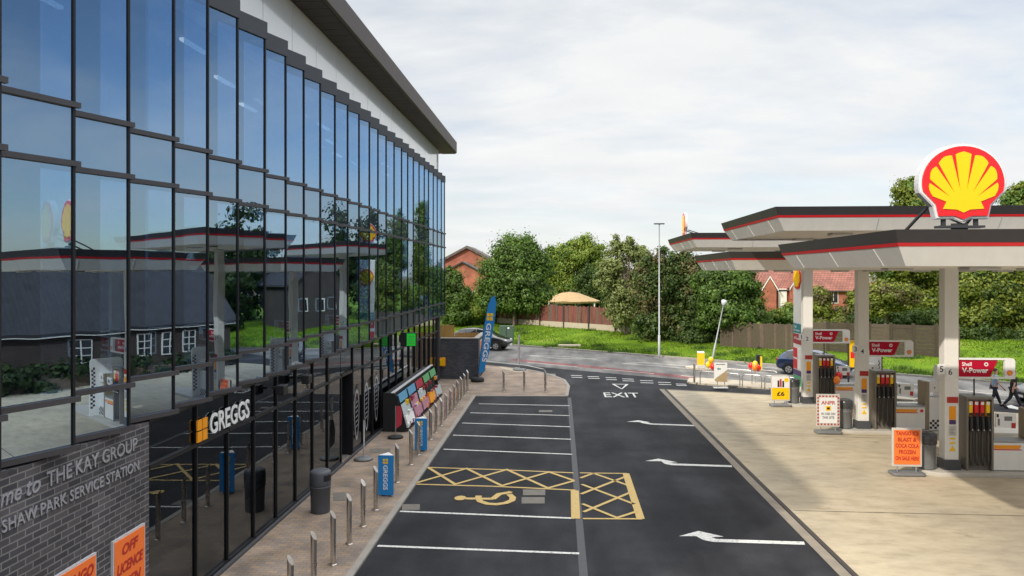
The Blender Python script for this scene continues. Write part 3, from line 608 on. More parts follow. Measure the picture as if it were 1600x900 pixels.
# ground floor glazing
NG = 21; GS = 13.355
def shopwin(Y, door=False, wide=None):
    PIT = wide or 1.305
    if door:
        d = MB(); d.box(GX-.9, GX-.85, Y+.1, Y+PIT-.1, .08, 2.7); o = d.build('door', M['black'], bld)
        f = MB()
        for yy in (Y+.04, Y+PIT-.06): f.box(GX-.9, GX+.03, yy, yy+.05, .05, 2.75)
        f.box(GX-.9, GX+.03, Y+.1, Y+PIT-.07, 2.75, 2.85); f.build('door_frame', M['mullion_black'], o)
        h = MB(); h.tube([(GX-.80, Y+.3, .9), (GX-.80, Y+.3, 1.4)], .02); h.build('handle', M['steel'], o)
        g = MB(); g.box(GX-.02, GX, Y+.06, Y+PIT-.06, 2.87, 3.52); g.build('transom_pane', M['shop_glass'], o); return o
    g = MB()
    for z0, z1 in ((.14, 2.76), (2.82, 3.54)): g.add([(GX, 0, z0), (GX, PIT, z0), (GX, PIT, z1), (GX, 0, z1)], [(0, 1, 2, 3)])
    o = g.build('shop_window', M['shop_glass'], None); o.location = (0, Y, 0); attach(o, bld)
    f = MB(); f.box(GX-.08, GX+.045, -.018, .018, .04, 3.55); f.box(GX-.06, GX+.05, .03, PIT-.03, 2.755, 2.825); f.box(GX-.06, GX+.05, .03, PIT-.03, .04, .145); f.box(GX-.06, GX+.045, .03, PIT-.03, 3.53, 3.6)
    fo = f.build('frame', M['mullion_black'], None); fo.location = (0, Y, 0); attach(fo, o); return o
shopwin(BE, wide=GS-BE); w0 = shopwin(GS); fr0 = [x for x in COL.objects if x.parent == w0][0]
for k in range(1, NG):
    if k == 7: shopwin(GS+k*PIT, True); continue
    c = w0.copy(); COL.objects.link(c); c.location = (0, GS+k*PIT, 0); c.rotation_euler = (0, 0, R(random.uniform(-.02, .02))); d = fr0.copy(); COL.objects.link(d); d.parent = c; d.matrix_parent_inverse = fr0.matrix_parent_inverse
GE = GS+NG*PIT
b = MB(); b.box(GX-.3, GX+.12, GE, GE+.34, .04, 3.6); b.build('corner_post', M['anodised'], bld, .01)
b = MB(); b.box(GX+.055, GX+.13, BE, GE, .04, .10); b.build('window_plinth', M['drain'], bld)
# shop fascia sign (orange squares and white letters)
sg = MB(); q = MB(); a = onX(303, 668, GX+.08); y_, z_ = 13.30, 2.84
for i in range(2):
    for j in range(2): sg.box(GX+.05, GX+.08, y_+i*.21, y_+i*.21+.175, z_+j*.22, z_+j*.22+.19)
sgo = sg.build('shop_sign', M['sign_orange'], bld); text('GREGGS', 'sign_lettering', M['white_plain'], sgo, (GX+.052, 13.82, 2.87), (0, 1, 0), (0, 0, 1), w=1.80, h=.40, depth=.02, bold=.012)
# leaf-shaped window stickers
for (yy, zc) in ((24.35, 1.25), (25.6, 1.3), (27.0, 1.35)):
    d = MB(); d.prism([], (0, 0, 0)) if False else None
    P = []
    for i in range(24):
        t = 2*math.pi*i/24; P.append((math.sin(t)*.30*(1-.25*math.cos(t)), -math.cos(t)*.86*1.0))
    P2 = [(x*.80, y*.86) for x, y in P]
    vs = [(GX+.006, yy+x, zc+y) for x, y in P]+[(GX+.006, yy+x, zc+y) for x, y in P2]; k = len(P)
    d.add(vs, [(i, (i+1) % k, (i+1) % k+k, i+k) for i in range(k)])
    for j in range(6):
        zz = zc-.42+j*.16; d.add([(GX+.006, yy-.13, zz), (GX+.006, yy+.13, zz+.05), (GX+.006, yy+.13, zz+.09), (GX+.006, yy-.13, zz+.04)], [(0, 1, 2, 3)])
    d.build('window_sticker', M['letter_grey'], bld)
# things on the building
def poster(Y, lines, label):
    p = thing('poster', label, 'poster', (-6.74, Y+.4, 1.3), 'orange handwritten posters on the brick wall')
    m = MB(); m.box(-6.748, -6.71, Y, Y+.86, .72, 1.95); m.build('frame', M['sign_grey'], p); m = MB(); m.box(-6.709, -6.70, Y+.03, Y+.83, .75, 1.92); m.build('sheet', M['poster_orange'], p)
    for i, t in enumerate(lines): text(t, 'lettering', M['ink_red'], p, (-6.698, Y+.43, 1.66-i*.27), (0, 1, .03), (0, 0, 1), w=min(.70, .145*len(t)), h=.17, depth=.003, bold=.035, shear=.2, align='C')
poster(10.68, ['OFF', 'LICENCE', 'OPEN', '24HR'][:3], 'orange poster reading OFF LICENCE OPEN, right-hand one on the brick wall')
poster(9.42, ['TANGO', 'ICE BLAST'], 'orange poster on the brick wall, left-hand one cut by the picture edge')
dx = thing('wall_box', 'yellow-orange box mounted on the grey corner post by the flower stand', 'wall box', (GX+.2, GE+.1, 1.0))
m = MB(); m.box(GX+.12, GX+.42, GE+.0, GE+.3, .80, 1.27); m.build('casing', M['sign_orange'], dx, .03); m = MB(); m.box(GX+.15, GX+.39, GE-.02, GE-.001, .86, 1.2); m.build('cover', M['sign_yellow'], dx)
ps = thing('projecting_sign', 'small projecting sign with glowing green face above the shop windows', 'sign', (GX, 30.7, 3.3))
m = MB(); m.box(GX+.06, GX+.12, 30.6, 30.8, 3.1, 3.4); m.build('bracket', M['black'], ps); m = MB(); m.box(GX+.12, GX+.80, 30.6, 30.8, 2.92, 3.5); m.build('casing', M['black'], ps, .01); m = MB(); m.box(GX+.40, GX+.77, 30.588, 30.599, 2.95, 3.47); m.build('lit_face', M['green_led'], ps)
for i in range(4): m = MB(); m.box(GX+.44+.02*(i % 2), GX+.73-.03*(i % 3), 30.583, 30.587, 3.03+i*.10, 3.06+i*.10); m.build('dark_bar', M['header_green'], ps)
for (yy, lab) in ((16.9, 'small black box under the glass storey nearest the shop letters'), (18.6, 'small black box under the glass storey nearer the shop door')):
    c = thing('housing', lab, 'housing', (GX+.1, yy, 3.3), 'small black boxes under the glass storey')
    m = MB(); m.box(GX+.06, GX+.2, yy-.03, yy+.03, 3.28, 3.34); m.build('bracket', M['black'], c); m = MB(); m.box(GX+.2, GX+.4, yy-.14, yy+.14, 3.16, 3.38); m.build('head_unit', M['black'], c, .02)  # small dark box hung on a bracket, its use not known

# ================================================================== PAVEMENT THINGS
bol = thing('bollard', 'x', 'bollard', (0, 0, 0), 'brushed steel bollards along the kerb')
m = MB(); m.smooth = True
n_ = 20; r_ = .057; vs = []
for zf in (0, 1):
    for k in range(n_):
        t = 2*math.pi*k/n_; vs.append((r_*math.cos(t), r_*math.sin(t), 0 if not zf else 1.02+r_*1.4*(math.sin(t)*.3-math.cos(t)*.95)*1.0))
m.add(vs, [(k, (k+1) % n_, (k+1) % n_+n_, k+n_) for k in range(n_)], True); m.add(vs[n_:], [tuple(range(n_))], False)
m.build('post', M['steel'], bol); m = MB(); m.lathe([(.085, 0), (.085, .012), (.06, .016)], (0, 0, 0), 16); m.build('base_plate', M['steel'], bol)
ordn = ['first', 'second', 'third', 'fourth', 'fifth', 'sixth', 'seventh', 'eighth', 'ninth', 'tenth', 'eleventh', 'twelfth', 'thirteenth', 'fourteenth', 'fifteenth', 'sixteenth', 'seventeenth', 'eighteenth', 'nineteenth', 'twentieth', 'twenty-first']
by = [12.4, 13.6, 14.8, 15.95, 17.1, 18.3, 19.5, 20.75, 22.7, 23.95, 25.1, 26.2, 27.35, 28.55, 29.75, 30.95, 32.1, 33.25, 34.4, 35.6, 36.85]
for i, yy in enumerate(by):
    lab = 'brushed steel bollard with slanted top, %s along the kerb from the camera end' % ordn[i]
    p = (-4.62, yy, .042)
    if i == 0: bol.location = p; bol['label'] = lab
    else: copy_tree(bol, p, random.uniform(-.15, .15), lab)
for (u, v, lab) in ((787, 612, 'thin steel bollard on the far pavement, left of three in a row'), (819, 611, 'thin steel bollard on the far pavement, middle of three in a row'), (852, 612, 'thin steel bollard on the far pavement, right of three in a row'), (1085, 600, 'single steel bollard standing on the tip of the kerbed island')):
    g = G(u, v, .05); c = copy_tree(bol, (g.x, g.y, .05 if u < 1000 else .1), 0, lab); c['group'] = 'steel bollards near the road'
# blue bollard covers
for (yy, lab) in ((19.5, 'blue triangular bollard cover with white lettering, nearer one beside the shop bin'), (24.5, 'blue triangular bollard cover with white lettering, farther one in front of the flower stand')):
    c = thing('bollard_cover', lab, 'bollard cover', (-4.62, yy, .05), 'blue bollard covers')
    m = MB(); w_ = .21; tri = [(-w_, -.12), (w_, -.12), (0, .22)]; cs = []
    m.prism(tri, (-4.62, yy, .08), (1, 0, 0), (0, 1, 0), 1.06); m.build('sleeve', M['greggs_blue'], c)
    m = MB(); m.prism([(x*.97, y*.97) for x, y in tri], (-4.62, yy, 1.141), (1, 0, 0), (0, 1, 0), .006); m.build('top_cap', M['white_plain'], c)
    text('GREGGS', 'lettering', M['white_plain'], c, (-4.69, yy-.124, .88), (0, 0, -1), (1, 0, 0), w=.66, h=.12, depth=.004, bold=.02)
    m = MB()
    for i in range(2):
        for j in range(2): m.box(-4.70+i*.075, -4.64+i*.075, yy-.126, yy-.1205, .915+j*.075, .975+j*.075)
    m.build('emblem', M['sign_yellow'], c)
# litter bins
def make_bin(mt, label, bag):
    r0 = thing('litter_bin', label, 'bin', (0, 0, 0), 'round litter bins')
    m = MB(); m.lathe([(.225, 0), (.235, .03), (.25, .62), (.262, .63), (.262, .66), (.252, .67)], n=28); m.build('bin_body', mt, r0)
    m = MB(); m.lathe([(.252, .672), (.262, .70), (.262, .98), (.25, 1.02), (.20, 1.05), (.1, 1.06)], n=28); m.build('hood', mt, r0)
    m = MB()
    for k in range(9):
        a0 = R(-35+70*k/9)-R(20); a1 = R(-35+70*(k+1)/9)-R(20); r = .265
        m.add([(r*math.cos(a), r*math.sin(a), z) for z in (.80, .95) for a in (a0, a1)], [(0, 1, 3, 2)])
    m.build('opening', M['black'], r0)
    if bag:
        m = MB(); vs = []; fs = []; n = 26
        for i, (rr, z) in enumerate(((.268, .74), (.275, .84), (.278, .95), (.27, 1.03), (.21, 1.085), (.08, 1.10))):
            for k in range(n): t = 2*math.pi*k/n; q = 1+.05*math.sin(k*2.7+i*1.3)+random.uniform(-.02, .03); vs.append((rr*q*math.cos(t), rr*q*math.sin(t), z+random.uniform(-.015, .015)))
        for i in range(5):
            for k in range(n):
                if i < 3 and k in (24, 25, 0, 1): continue
                fs.append((i*n+k, i*n+(k+1) % n, (i+1)*n+(k+1) % n, (i+1)*n+k))
        fs.append(tuple(range(5*n, 6*n))); m.add(vs, fs, True); m.build('bin_bag', M['bag'], r0)
    return r0
sb = make_bin(M['bin_grey'], 'dark grey round litter bin on the pavement by the shop windows', False); sb.location = (-5.96, 18.05, .042)
fb = make_bin(M['bin_mid'], 'grey litter bin with black bag at the nearest pump island', True); fb.location = (11.05, 22.95, .13)
copy_tree(fb, (10.85, 28.75, .13), .5, 'grey litter bin with black bag at the middle pump island'); copy_tree(fb, (10.62, 34.2, .13), -.4, 'grey litter bin with bag at the farthest pump island')
# slim sign stands seen edge on
def edge_stand(p, label, col, h, ang, bs=.3):
    s = thing('flag_stand', label, 'sign stand', p)
    m = MB(); m.lathe([(bs, 0), (bs, .05), (bs*.8, .075), (.05, .08)], p, 24); m.build('base', M['bin_mid'] if col != 'header_red' else M['rubber'], s)
    m = MB(); m.tube([(p[0], p[1], p[2]+.05), (p[0], p[1], p[2]+h)], .014); m.build('pole', M['galv'], s)
    d = Vector((math.sin(ang), math.cos(ang), 0)); q = Vector(p); P = [(.02, .32), (.34, .42), (.38, h*.7), (.28, h*.95), (.05, h)]
    m = MB(); m.prism(P, q, d, (0, 0, 1), .012); fl = m.build('flag', M[col], s); return s
p = G(568, 718, .05); edge_stand(p, 'round-based flag stand seen edge on beside the shop door', 'white_plain', 1.25, R(-12))
p = G(618, 684, .05); s_ = edge_stand(p, 'small red flag on a black base at the end of the flower stand', 'header_red', 1.15, R(25), .28)
p = G(812, 578, .05); edge_stand(p, 'thin pale flag stand on a grey base at the pavement edge by the road', 'sign_grey', 2.2, R(-24), .42)
# tall feather flag
p = Vector((-4.5, 40.3, .05)); ff = thing('feather_flag', 'tall blue feather flag with white lettering at the brick enclosure corner', 'flag', p)
m = MB(); m.lathe([(.36, 0), (.38, .1), (.34, .2), (.06, .22)], p, 24); m.build('base', M['rubber'], ff)
LN = .095; rt = Vector((1, 0, 0)); FP = lambda x, z: Vector((p.x+x+LN*z, p.y, p.z+z)); pole = [FP(0, .2), FP(.02, 1.5), FP(.08, 3.2), FP(.18, 4.2), FP(.32, 4.66), FP(.5, 4.72)]
m = MB(); m.tube(pole, .018); m.build('pole', M['dark_metal'], ff)
fl = [(.03, .42), (.30, .55), (.50, 1.6), (.62, 3.2), (.64, 4.3), (.52, 4.70), (.33, 4.64), (.19, 4.18), (.09, 3.2), (.04, 1.5)]
m = MB(); m.prism([(x+LN*z, z) for x, z in fl], p+Vector((0, -.012, 0)), rt, (0, 0, 1), .02); m.build('flag', M['greggs_blue'], ff)
upv = Vector((LN+.03, 0, 1)).normalized(); q_ = FP(.21, 3.22); q_.y -= .036; text('GREGGS', 'lettering', M['white_plain'], ff, q_, -upv, Vector((1, 0, -LN-.03)).normalized(), w=2.15, h=.27, depth=.006, bold=.02)
m = MB()
for i in range(2):
    for j in range(2): e_ = FP(.20+i*.18, 3.36+j*.22); m.box(e_.x, e_.x+.15, e_.y-.045, e_.y-.034, e_.z, e_.z+.18)
m.build('emblem', M['sign_yellow'], ff)
# flower and magazine stand
fsd = thing('display_stand', 'long black sloping display stand with coloured header boards along the shop window', 'display stand', (-6.1, 31.5, .05))
ya, yb = 27.3, 35.6
prof = [(-6.62, .06), (-5.70, .06), (-5.78, .16), (-6.12, 1.42), (-6.2, 1.5), (-6.62, 1.5)]
m = MB(); m.prism([(x, z) for x, z in prof], (0, ya, 0), (1, 0, 0), (0, 0, 1), -.05); m.build('end_panel', M['black'], fsd); m = MB(); m.prism([(x, z) for x, z in prof], (0, yb, 0), (1, 0, 0), (0, 0, 1), -.05); m.build('end_panel', M['black'], fsd)
m = MB(); m.prism([(-6.62, .07), (-5.9, .07), (-6.25, 1.45), (-6.62, 1.45)], (0, ya+.05, 0), (1, 0, 0), (0, 0, 1), -(yb-ya-.05)); m.box(-5.9, -5.68, ya+.05, yb, .06, .12); m.build('rack', M['black'], fsd)
m = MB(); m.box(-6.30, -6.17, ya-.08, yb+.1, 1.503, 1.53); m.build('top_rail', M['sign_grey'], fsd)
sl = Vector((-.34, 0, 1.26)).normalized(); hd = ['light_blue', 'light_blue', 'header_red', 'header_green', 'header_green']; pos = [('poster_pale', 'white_plain'), ('pink', 'pink'), ('poster_pale', 'pink'), ('black', 'sign_orange'), ('black', 'poster_pale')]; W_ = (yb-ya)/5
for i in range(5):
    y_ = ya+.1+i*W_; o_ = Vector((-5.775, y_, .14))
    m = MB(); m.prism([(0, .98), (W_-.12, .98), (W_-.12, 1.30), (0, 1.30)], o_, (0, 1, 0), sl, .03); m.build('header_board', M[hd[i]], fsd)
    for j, k_ in enumerate(pos[i]):
        if k_ == 'black': continue
        m = MB(); z_ = .5-.44*j; m.prism([(.06, z_), (W_-.22, z_), (W_-.22, z_+.4), (.06, z_+.4)], o_, (0, 1, 0), sl, .05+.06*j); m.build('poster_panel', M[k_], fsd)
        for q in range(4):
            pass
    m = MB(); m.bar(o_+sl*.02+Vector((.05, -.04, 0)), o_+sl*1.3+Vector((.05, -.04, 0)), .05, .03); m.build('divider', M['black'], fsd)
m = MB()
for q in range(48):
    i = random.randrange(5); yy = ya+.2+i*W_+random.uniform(0, W_-.3); t = random.choice((.05, .42, .82)); c_ = Vector((-5.775, yy, .14))+sl*t+Vector((.06, 0, .06)); m.use(M[random.choice(['sign_orange', 'header_red', 'white_plain', 'pink', 'sign_yellow', 'leaf_plain'] if 'leaf_plain' in M else ['sign_orange', 'header_red', 'white_plain', 'pink', 'sign_yellow'])]); m.box(c_.x-.05, c_.x+.05, c_.y-.07, c_.y+.07, c_.z-.08, c_.z+.08)
mo = m.build('packets', None, fsd); mo['kind'] = 'stuff'
# brick bin enclosure with timber gates
en = thing('brick_enclosure', 'low dark brick bin enclosure with timber fencing behind, at the end of the building', 'enclosure', (-5.6, 42.8, 0))
m = MB(); m.box(-6.75, -4.55, 41.2, 41.45, 0, 2.3); m.box(-4.80, -4.55, 41.453, 45.2, 0, 2.3); m.build('brick_wall', M['dark_brick'], en); m = MB(); m.box(-6.78, -4.52, 41.17, 41.48, 2.302, 2.36); m.box(-4.83, -4.52, 41.483, 45.2, 2.302, 2.36); m.build('coping', M['kerb'], en)
m = MB()
for k in range(20): x0 = -9.2+k*.135; m.box(x0, x0+.12, 45.4, 45.43, .1, 2.78)
for k in range(18): x0 = -6.48+k*.095; m.box(x0, x0+.085, 45.5, 45.53, .1, 2.30)
m.build('timber_screen', M['timber'], en)
pb = thing('banner', 'orange poster panel on the road end of the dark brick enclosure', 'poster', (-4.53, 42.9, 1.6)); m = MB(); m.box(-4.548, -4.52, 41.9, 44.2, .95, 2.15); m.build('frame', M['sign_grey'], pb); m = MB(); m.box(-4.519, -4.51, 41.95, 44.15, 1.0, 2.1); m.build('sheet', M['poster_orange'], pb)
for i in range(4):
    m = MB(); m.box(-4.509, -4.505, 42.2, 43.9-.2*(i % 2), 1.18+i*.22, 1.28+i*.22); m.build('print_line', M['white_plain'], pb)

# ================================================================== FUEL CANOPIES
def canopy(Ya, Yb, zt, colx, coly, nums, label, right=18.5):
    XL = 5.5; ztop = zt; c = thing('fuel_canopy', label, 'canopy', (11, (Ya+Yb)/2, 0), 'white fuel canopies with red stripes')
    def ring(i, z): return [(XL+i, Ya+i, z), (right-i, Ya+i, z), (right-i, Yb-i, z), (XL+i, Yb-i, z)]
    def band(m, r0, r1): m.add(r0+r1, [(k, (k+1) % 4, (k+1) % 4+4, k+4) for k in range(4)])
    m = MB(); band(m, ring(.07, ztop-.22), ring(0, ztop)); m.add(ring(0, ztop), [(0, 1, 2, 3)]); m.build('fascia_band', M['canopy_dark'], c)
    m = MB(); band(m, ring(.088, ztop-.275), ring(.062, ztop-.217)); m.build('red_stripe', M['stripe_red'], c)
    m = MB(); band(m, ring(.30, ztop-.60), ring(.095, ztop-.277)); m.build('fascia_panel', M['canopy_white'], c)
    m = MB(); m.add(ring(.301, ztop-.598), [(3, 2, 1, 0)]); m.build('soffit', M['canopy_soffit'], c)
    for q in (.17, .5, .83):
        y_ = Ya+(Yb-Ya)*q; m = MB(); m.bar((XL+.098, y_, ztop-.29), (XL+.288, y_, ztop-.595), .016, .008, up=(-1, 0, 0)); m.build('panel_seam', M['canopy_white'], c)
    for q in (2.6, 5.6, 8.6, 11.2):
        m = MB(); m.bar((XL+q, Ya+.098, ztop-.29), (XL+q, Ya+.288, ztop-.595), .014, .006, up=(0, -1, 0)); m.build('panel_seam', M['sign_grey'], c)
    for k in range(4):
        for y_ in (Ya+1.6, Yb-1.6):
            l = MB(); x_ = XL+2.2+k*3.0; l.box(x_-.28, x_+.28, y_-.2, y_+.2, ztop-.66, ztop-.602); l.build('light_fitting', M['sign_grey'], c, .01)
    m = MB(); hw = .205; m.box(colx-hw, colx+hw, coly-.22, coly+.12, .13, ztop-.6); co = m.build('column', M['column_white'], c, .015)
    m = MB(); m.box(colx-.25, colx+.25, coly-.265, coly+.165, .12, .42); m.build('plinth', M['plinth'], co, .01)
    fy = coly-.222
    for i, nnum in enumerate(nums):
        x_ = colx-hw-.21 if i == 0 else colx-hw+.03
        m = MB(); m.prism([(x, y) for x, y in rrect(.24 if i == 0 else .2, .3, .05)], (x_, fy-.015+(.03 if i == 0 else 0), 2.98 if i == 0 else 2.9), (1, 0, 0), (0, 0, 1), .014); m.build('number_plate', M['white_plain'], co)
        text(nnum, 'number', M['ink'], co, (x_+.12, fy-.0305+(.03 if i == 0 else 0), 3.04 if i == 0 else 2.96), (1, 0, 0), (0, 0, 1), h=.18, depth=.002, bold=.01, align='C')
    for (nm, mt, z0, z1, w_) in (('picture', 'ink_red', 2.12, 2.30, .32), ('notice', 'sign_orange', 1.62, 2.02, .19), ('notice', 'purple', 1.48, 1.61, .19), ('notice', 'pale_panel', 1.14, 1.44, .22), ('label', 'sign_yellow', 1.03, 1.08, .15), ('label', 'sign_yellow', .90, .95, .15)):
        m = MB(); m.box(colx+.02-w_/2, colx+.02+w_/2, fy-.012, fy-.002, z0, z1); m.build(nm, M[mt], co)
    m = MB(); m.prism([(-.09, 0), (.09, 0), (0, .16)], (colx+.02, fy-.002, .68), (1, 0, 0), (0, 0, 1), .008); m.build('warning_triangle', M['sign_yellow'], co)
    for i in range(5):
        m = MB(); m.box(colx-.04-.03*(i % 2), colx+.09-.02*(i % 3), fy-.0145, fy-.0125, 1.19+i*.045, 1.205+i*.045); m.build('print_line', M['bin_mid'], co)
    return c
CP = [(12.45, 18.95, 6.72, 12.03, 17.2, '78', 'nearest low white fuel canopy with black top, carrying the large scallop sign'), (19.15, 25.5, 7.70, 11.72, 23.05, '56', 'raised white fuel canopy just behind the nearest low one'),
      (24.3, 30.5, 6.71, 11.48, 28.85, '34', 'low white fuel canopy half hidden behind the nearest ones'), (31.3, 37.85, 7.70, 11.2, 34.2, '12', 'farthest raised white fuel canopy with the edge-on scallop sign')]
for a in CP: canopy(a[0], a[1], a[2], a[3], a[4], a[5], a[6])
# scallop signs
def scallop(o, r, u, k, label, struts):
    s = thing('scallop_sign', label, 'sign', tuple(Vector(o)-Vector(u)*k), 'scallop emblem signs on the canopies'); n = Vector(r).cross(Vector(u))
    emblem(s, o, r, u, k, .03, rim=.14 if k > .63 else .08)
    m = MB(); o = Vector(o); r = Vector(r); b_ = o-Vector((0, 0, k*1.02)); gz = struts
    m.bar(b_-r*.55*k-n*.08+Vector((0, 0, -.06)), b_+r*.55*k-n*.08+Vector((0, 0, -.06)), .22, .04)
    for q in (-.4, 0, .4): m.bar(b_+r*q*k-n*.08+Vector((0, 0, -.05)), b_+r*q*k-n*.08+Vector((0, 0, .12)), .06, .06)
    m.bar((b_.x-.08*n.x, b_.y-.08*n.y, gz), (b_.x-.08*n.x, b_.y-.08*n.y, b_.z), .25, .08)
    for q in (-.75, .75): m.bar(Vector((o.x+r.x*q*k-n.x*1.1, o.y+r.y*q*k-n.y*1.1, gz)), o+r*q*k*.85-n*.12-Vector((0, 0, .45*k)), .04, .04)
    m.build('mounting_frame', M['dark_metal'], s); return s
p = onY(1503, 286, 13.1); k_ = .675
scallop((p.x, 13.1, p.z), (1, 0, 0), (0, 0, 1), k_, 'large red and yellow scallop sign standing on the nearest canopy', 6.72)
p = onY(1053, 352, 35.0)
scallop((5.85, 35.0, p.z+.02), (-.05, -1, 0), (0, 0, 1), .58, 'scallop sign seen edge on at the left end of the farthest canopy', 7.70)

# pump islands and dispensers
def rounded_island(x0, x1, y, hw=.62):
    pts = [(x0+hw+hw*math.cos(R(a)), y+hw*math.sin(R(a))) for a in range(90, 271, 15)]+[(x1, y-hw), (x1, y+hw)]
    return pts
def dispenser(n2):
    d = thing('fuel_dispenser', 'x', 'fuel pump', (0, 0, 0), 'fuel dispensers on the islands')
    def tower(x0, w_, flip):
        t = MB(); t.box(x0, x0+.06, -.33, .33, 0, 2.12); t.box(x0+w_-.06, x0+w_, -.33, .33, 0, 2.12); t.box(x0+.06, x0+w_-.06, -.20, .20, 0, 2.10); t.box(x0, x0+w_, -.335, .335, 2.122, 2.2)
        to = t.build('hose_tower', M['pump_grey'], d, .008)
        t = MB(); t.box(x0+.062, x0+w_-.062, -.206, -.202, .05, 2.06); t.build('hose_recess', M['pump_brown'], to)
        for i, cm in enumerate(('sign_yellow', 'sign_red', 'sign_red', 'sign_yellow')):
            x = x0+.14+i*(w_-.28)/3
            m = MB(); m.box(x-.055, x+.055, -.30, -.208, 1.62, 2.06); m.build('grade_holder', M[cm], to, .01)
            m = MB(); m.box(x-.045, x+.045, -.304, -.3005, 1.96, 2.05); m.build('grade_label', M['white_plain'], to); m = MB(); m.box(x-.05, x+.05, -.3045, -.3005, 1.63, 1.72); m.build('grade_base', M['ink'], to)
            m = MB(); m.box(x-.05, x+.05, -.285, -.208, 1.18, 1.60); m.build('nozzle_boot', M['black'], to, .01)
            m = MB(); m.tube([(x, -.30, 1.56), (x, -.35, 1.42), (x, -.33, 1.25), (x+.005, -.28, 1.12)], [.025, .035, .035, .02], 8); m.box(x-.018, x+.018, -.40, -.33, 1.30, 1.34); m.build('nozzle', M['dark_metal'], to)
            m = MB(); m.sphere((x+.02, -.35, 1.22), .028, n=8, m=6); m.build('nozzle_swivel', M['rim'], to)
            m = MB(); m.tube([(x, -.30, 1.14), (x-.02, -.32, .75), (x-.01, -.30, .32), (x+.03, -.28, .15), (x+.05, -.26, .4), (x+.05, -.24, 1.1)], .03, 8); m.build('hose', M['hose'], to)
        return to
    tower(.20, .78, 0)
    m = MB(); m.box(2.05, 2.20, -.30, .30, 0, 1.80); m.build('tan_post', M['pump_tan'], d, .008)
    m = MB(); m.box(2.203, 2.84, -.28, .28, 0, 1.22); wc = m.build('white_cabinet', M['white_plain'], d, .01)
    m = MB(); m.box(2.203, 2.84, -.24, .24, 1.40, 1.80); m.box(2.203, 2.26, -.2, .2, 1.223, 1.398); m.build('upper_display', M['white_plain'], d, .01)
    m = MB()
    for i in range(7):
        for j in range(4):
            if (i+j) % 2 == 0: m.box(2.22+i*.085, 2.22+(i+1)*.085, -.286, -.2805, .04+j*.085, .04+(j+1)*.085)
    m.build('chequer', M['ink'], wc)
    m = MB(); m.box(2.4, 2.44, -.246, -.2405, 1.55, 1.60); m.box(2.6, 2.68, -.246, -.2405, 1.52, 1.66); m.build('display_marks', M['ink'], d)
    m = MB(); m.box(.985, 2.045, -.30, .30, .02, .84); lc = m.build('low_cabinet', M['canopy_white'], d, .01)
    m = MB(); m.prism([(0, 0), (.72, 0), (.79, .11), (0, .11)], (1.0, -.301, .66), (1, 0, 0), (0, 0, 1), .004); m.build('yellow_stripe', M['sign_orange'], lc)
    m = MB(); m.prism([(0, 0), (.78, 0), (.80, .03), (0, .03)], (1.0, -.301, .62), (1, 0, 0), (0, 0, 1), .004); m.build('red_stripe', M['stripe_red'], lc)
    m = MB(); m.prism([(x*.065, y*.065) for x, y in shell_outline(1, 10)], (1.92, -.301, .71), (1, 0, 0), (0, 0, 1), .006); m.build('emblem', M['sign_red'], lc)
    m = MB(); m.box(.985, 2.045, -.31, .31, .842, .90); m.build('cabinet_top', M['galv'], lc, .01)
    m = MB(); m.box(1.0, 1.06, -.2, .2, .9, 1.75); m.build('display_arm', M['pump_grey'], d)
    m = MB(); m.box(1.03, 1.62, -.33, -.28, 1.30, 1.72); hd = m.build('display', M['white_plain'], d, .01)
    m = MB(); m.box(1.28, 1.50, -.334, -.3305, 1.5, 1.63); m.build('screen', M['bin_mid'], hd); m = MB(); m.box(1.48, 1.6, -.336, -.3305, 1.28, 1.44); m.build('card_reader', M['ink_red'], hd); m = MB(); m.box(1.06, 1.12, -.334, -.3305, 1.60, 1.70); m.build('pump_number', M['ink'], hd)
    m = MB(); m.box(1.09, 1.15, -.334, -.3305, 1.36, 1.56); m.build('key_pad', M['bin_mid'], hd)
    # tall white end panel across the island, with chequered edges
    m = MB(); m.prism(rrect(1.30, 2.35, .16, corners=(0, 1, 1, 0)), (2.90, .65, 0), (0, -1, 0), (0, 0, 1), .09); ep = m.build('end_panel', M['white_plain'], d)
    m = MB(); s_ = .085
    for i in range(2):
        for j in range(20):
            if (i+j) % 2 == 0: m.box(2.803, 2.807, -.62+i*s_, -.62+(i+1)*s_, .3+j*s_, .3+(j+1)*s_)
    m.build('chequer', M['ink'], ep)
    # cantilevered brand sign
    m = MB(); W_, H_, t_ = 1.62, .62, .055; Z_ = 2.72; X_ = .06
    m.prism([(0, 0), (W_, 0), (W_, t_), (0, t_)], (X_, -.10, Z_), (1, 0, 0), (0, 0, 1), .08)
    m.prism([(0, H_-t_), (W_-.3, H_-t_), (W_-.3, H_), (0, H_)], (X_, -.10, Z_), (1, 0, 0), (0, 0, 1), .08)
    m.prism([(W_-.3, t_)]+[(W_, t_)]+[(W_-.1+.1*math.cos(R(a)), H_-.1+.1*math.sin(R(a))) for a in range(0, 91, 15)]+[(W_-.3, H_)], (X_, -.10, Z_), (1, 0, 0), (0, 0, 1), .08)
    ts = m.build('topper_sign', M['white_plain'], d)
    m = MB(); m.prism([(.02, t_), (.92, t_), (1.14, H_-t_), (.02, H_-t_)], (X_, -.13, Z_), (1, 0, 0), (0, 0, 1), .02); m.build('red_panel', M['brand_red'], ts)
    text('Shell', 'lettering', M['white_plain'], ts, (X_+.10, -.152, Z_+.375), (1, 0, 0), (0, 0, 1), h=.115, depth=.004, bold=.02)
    text('V-Power', 'lettering', M['white_plain'], ts, (X_+.10, -.152, Z_+.17), (1, 0, 0), (0, 0, 1), w=.76, h=.155, depth=.004, bold=.03)
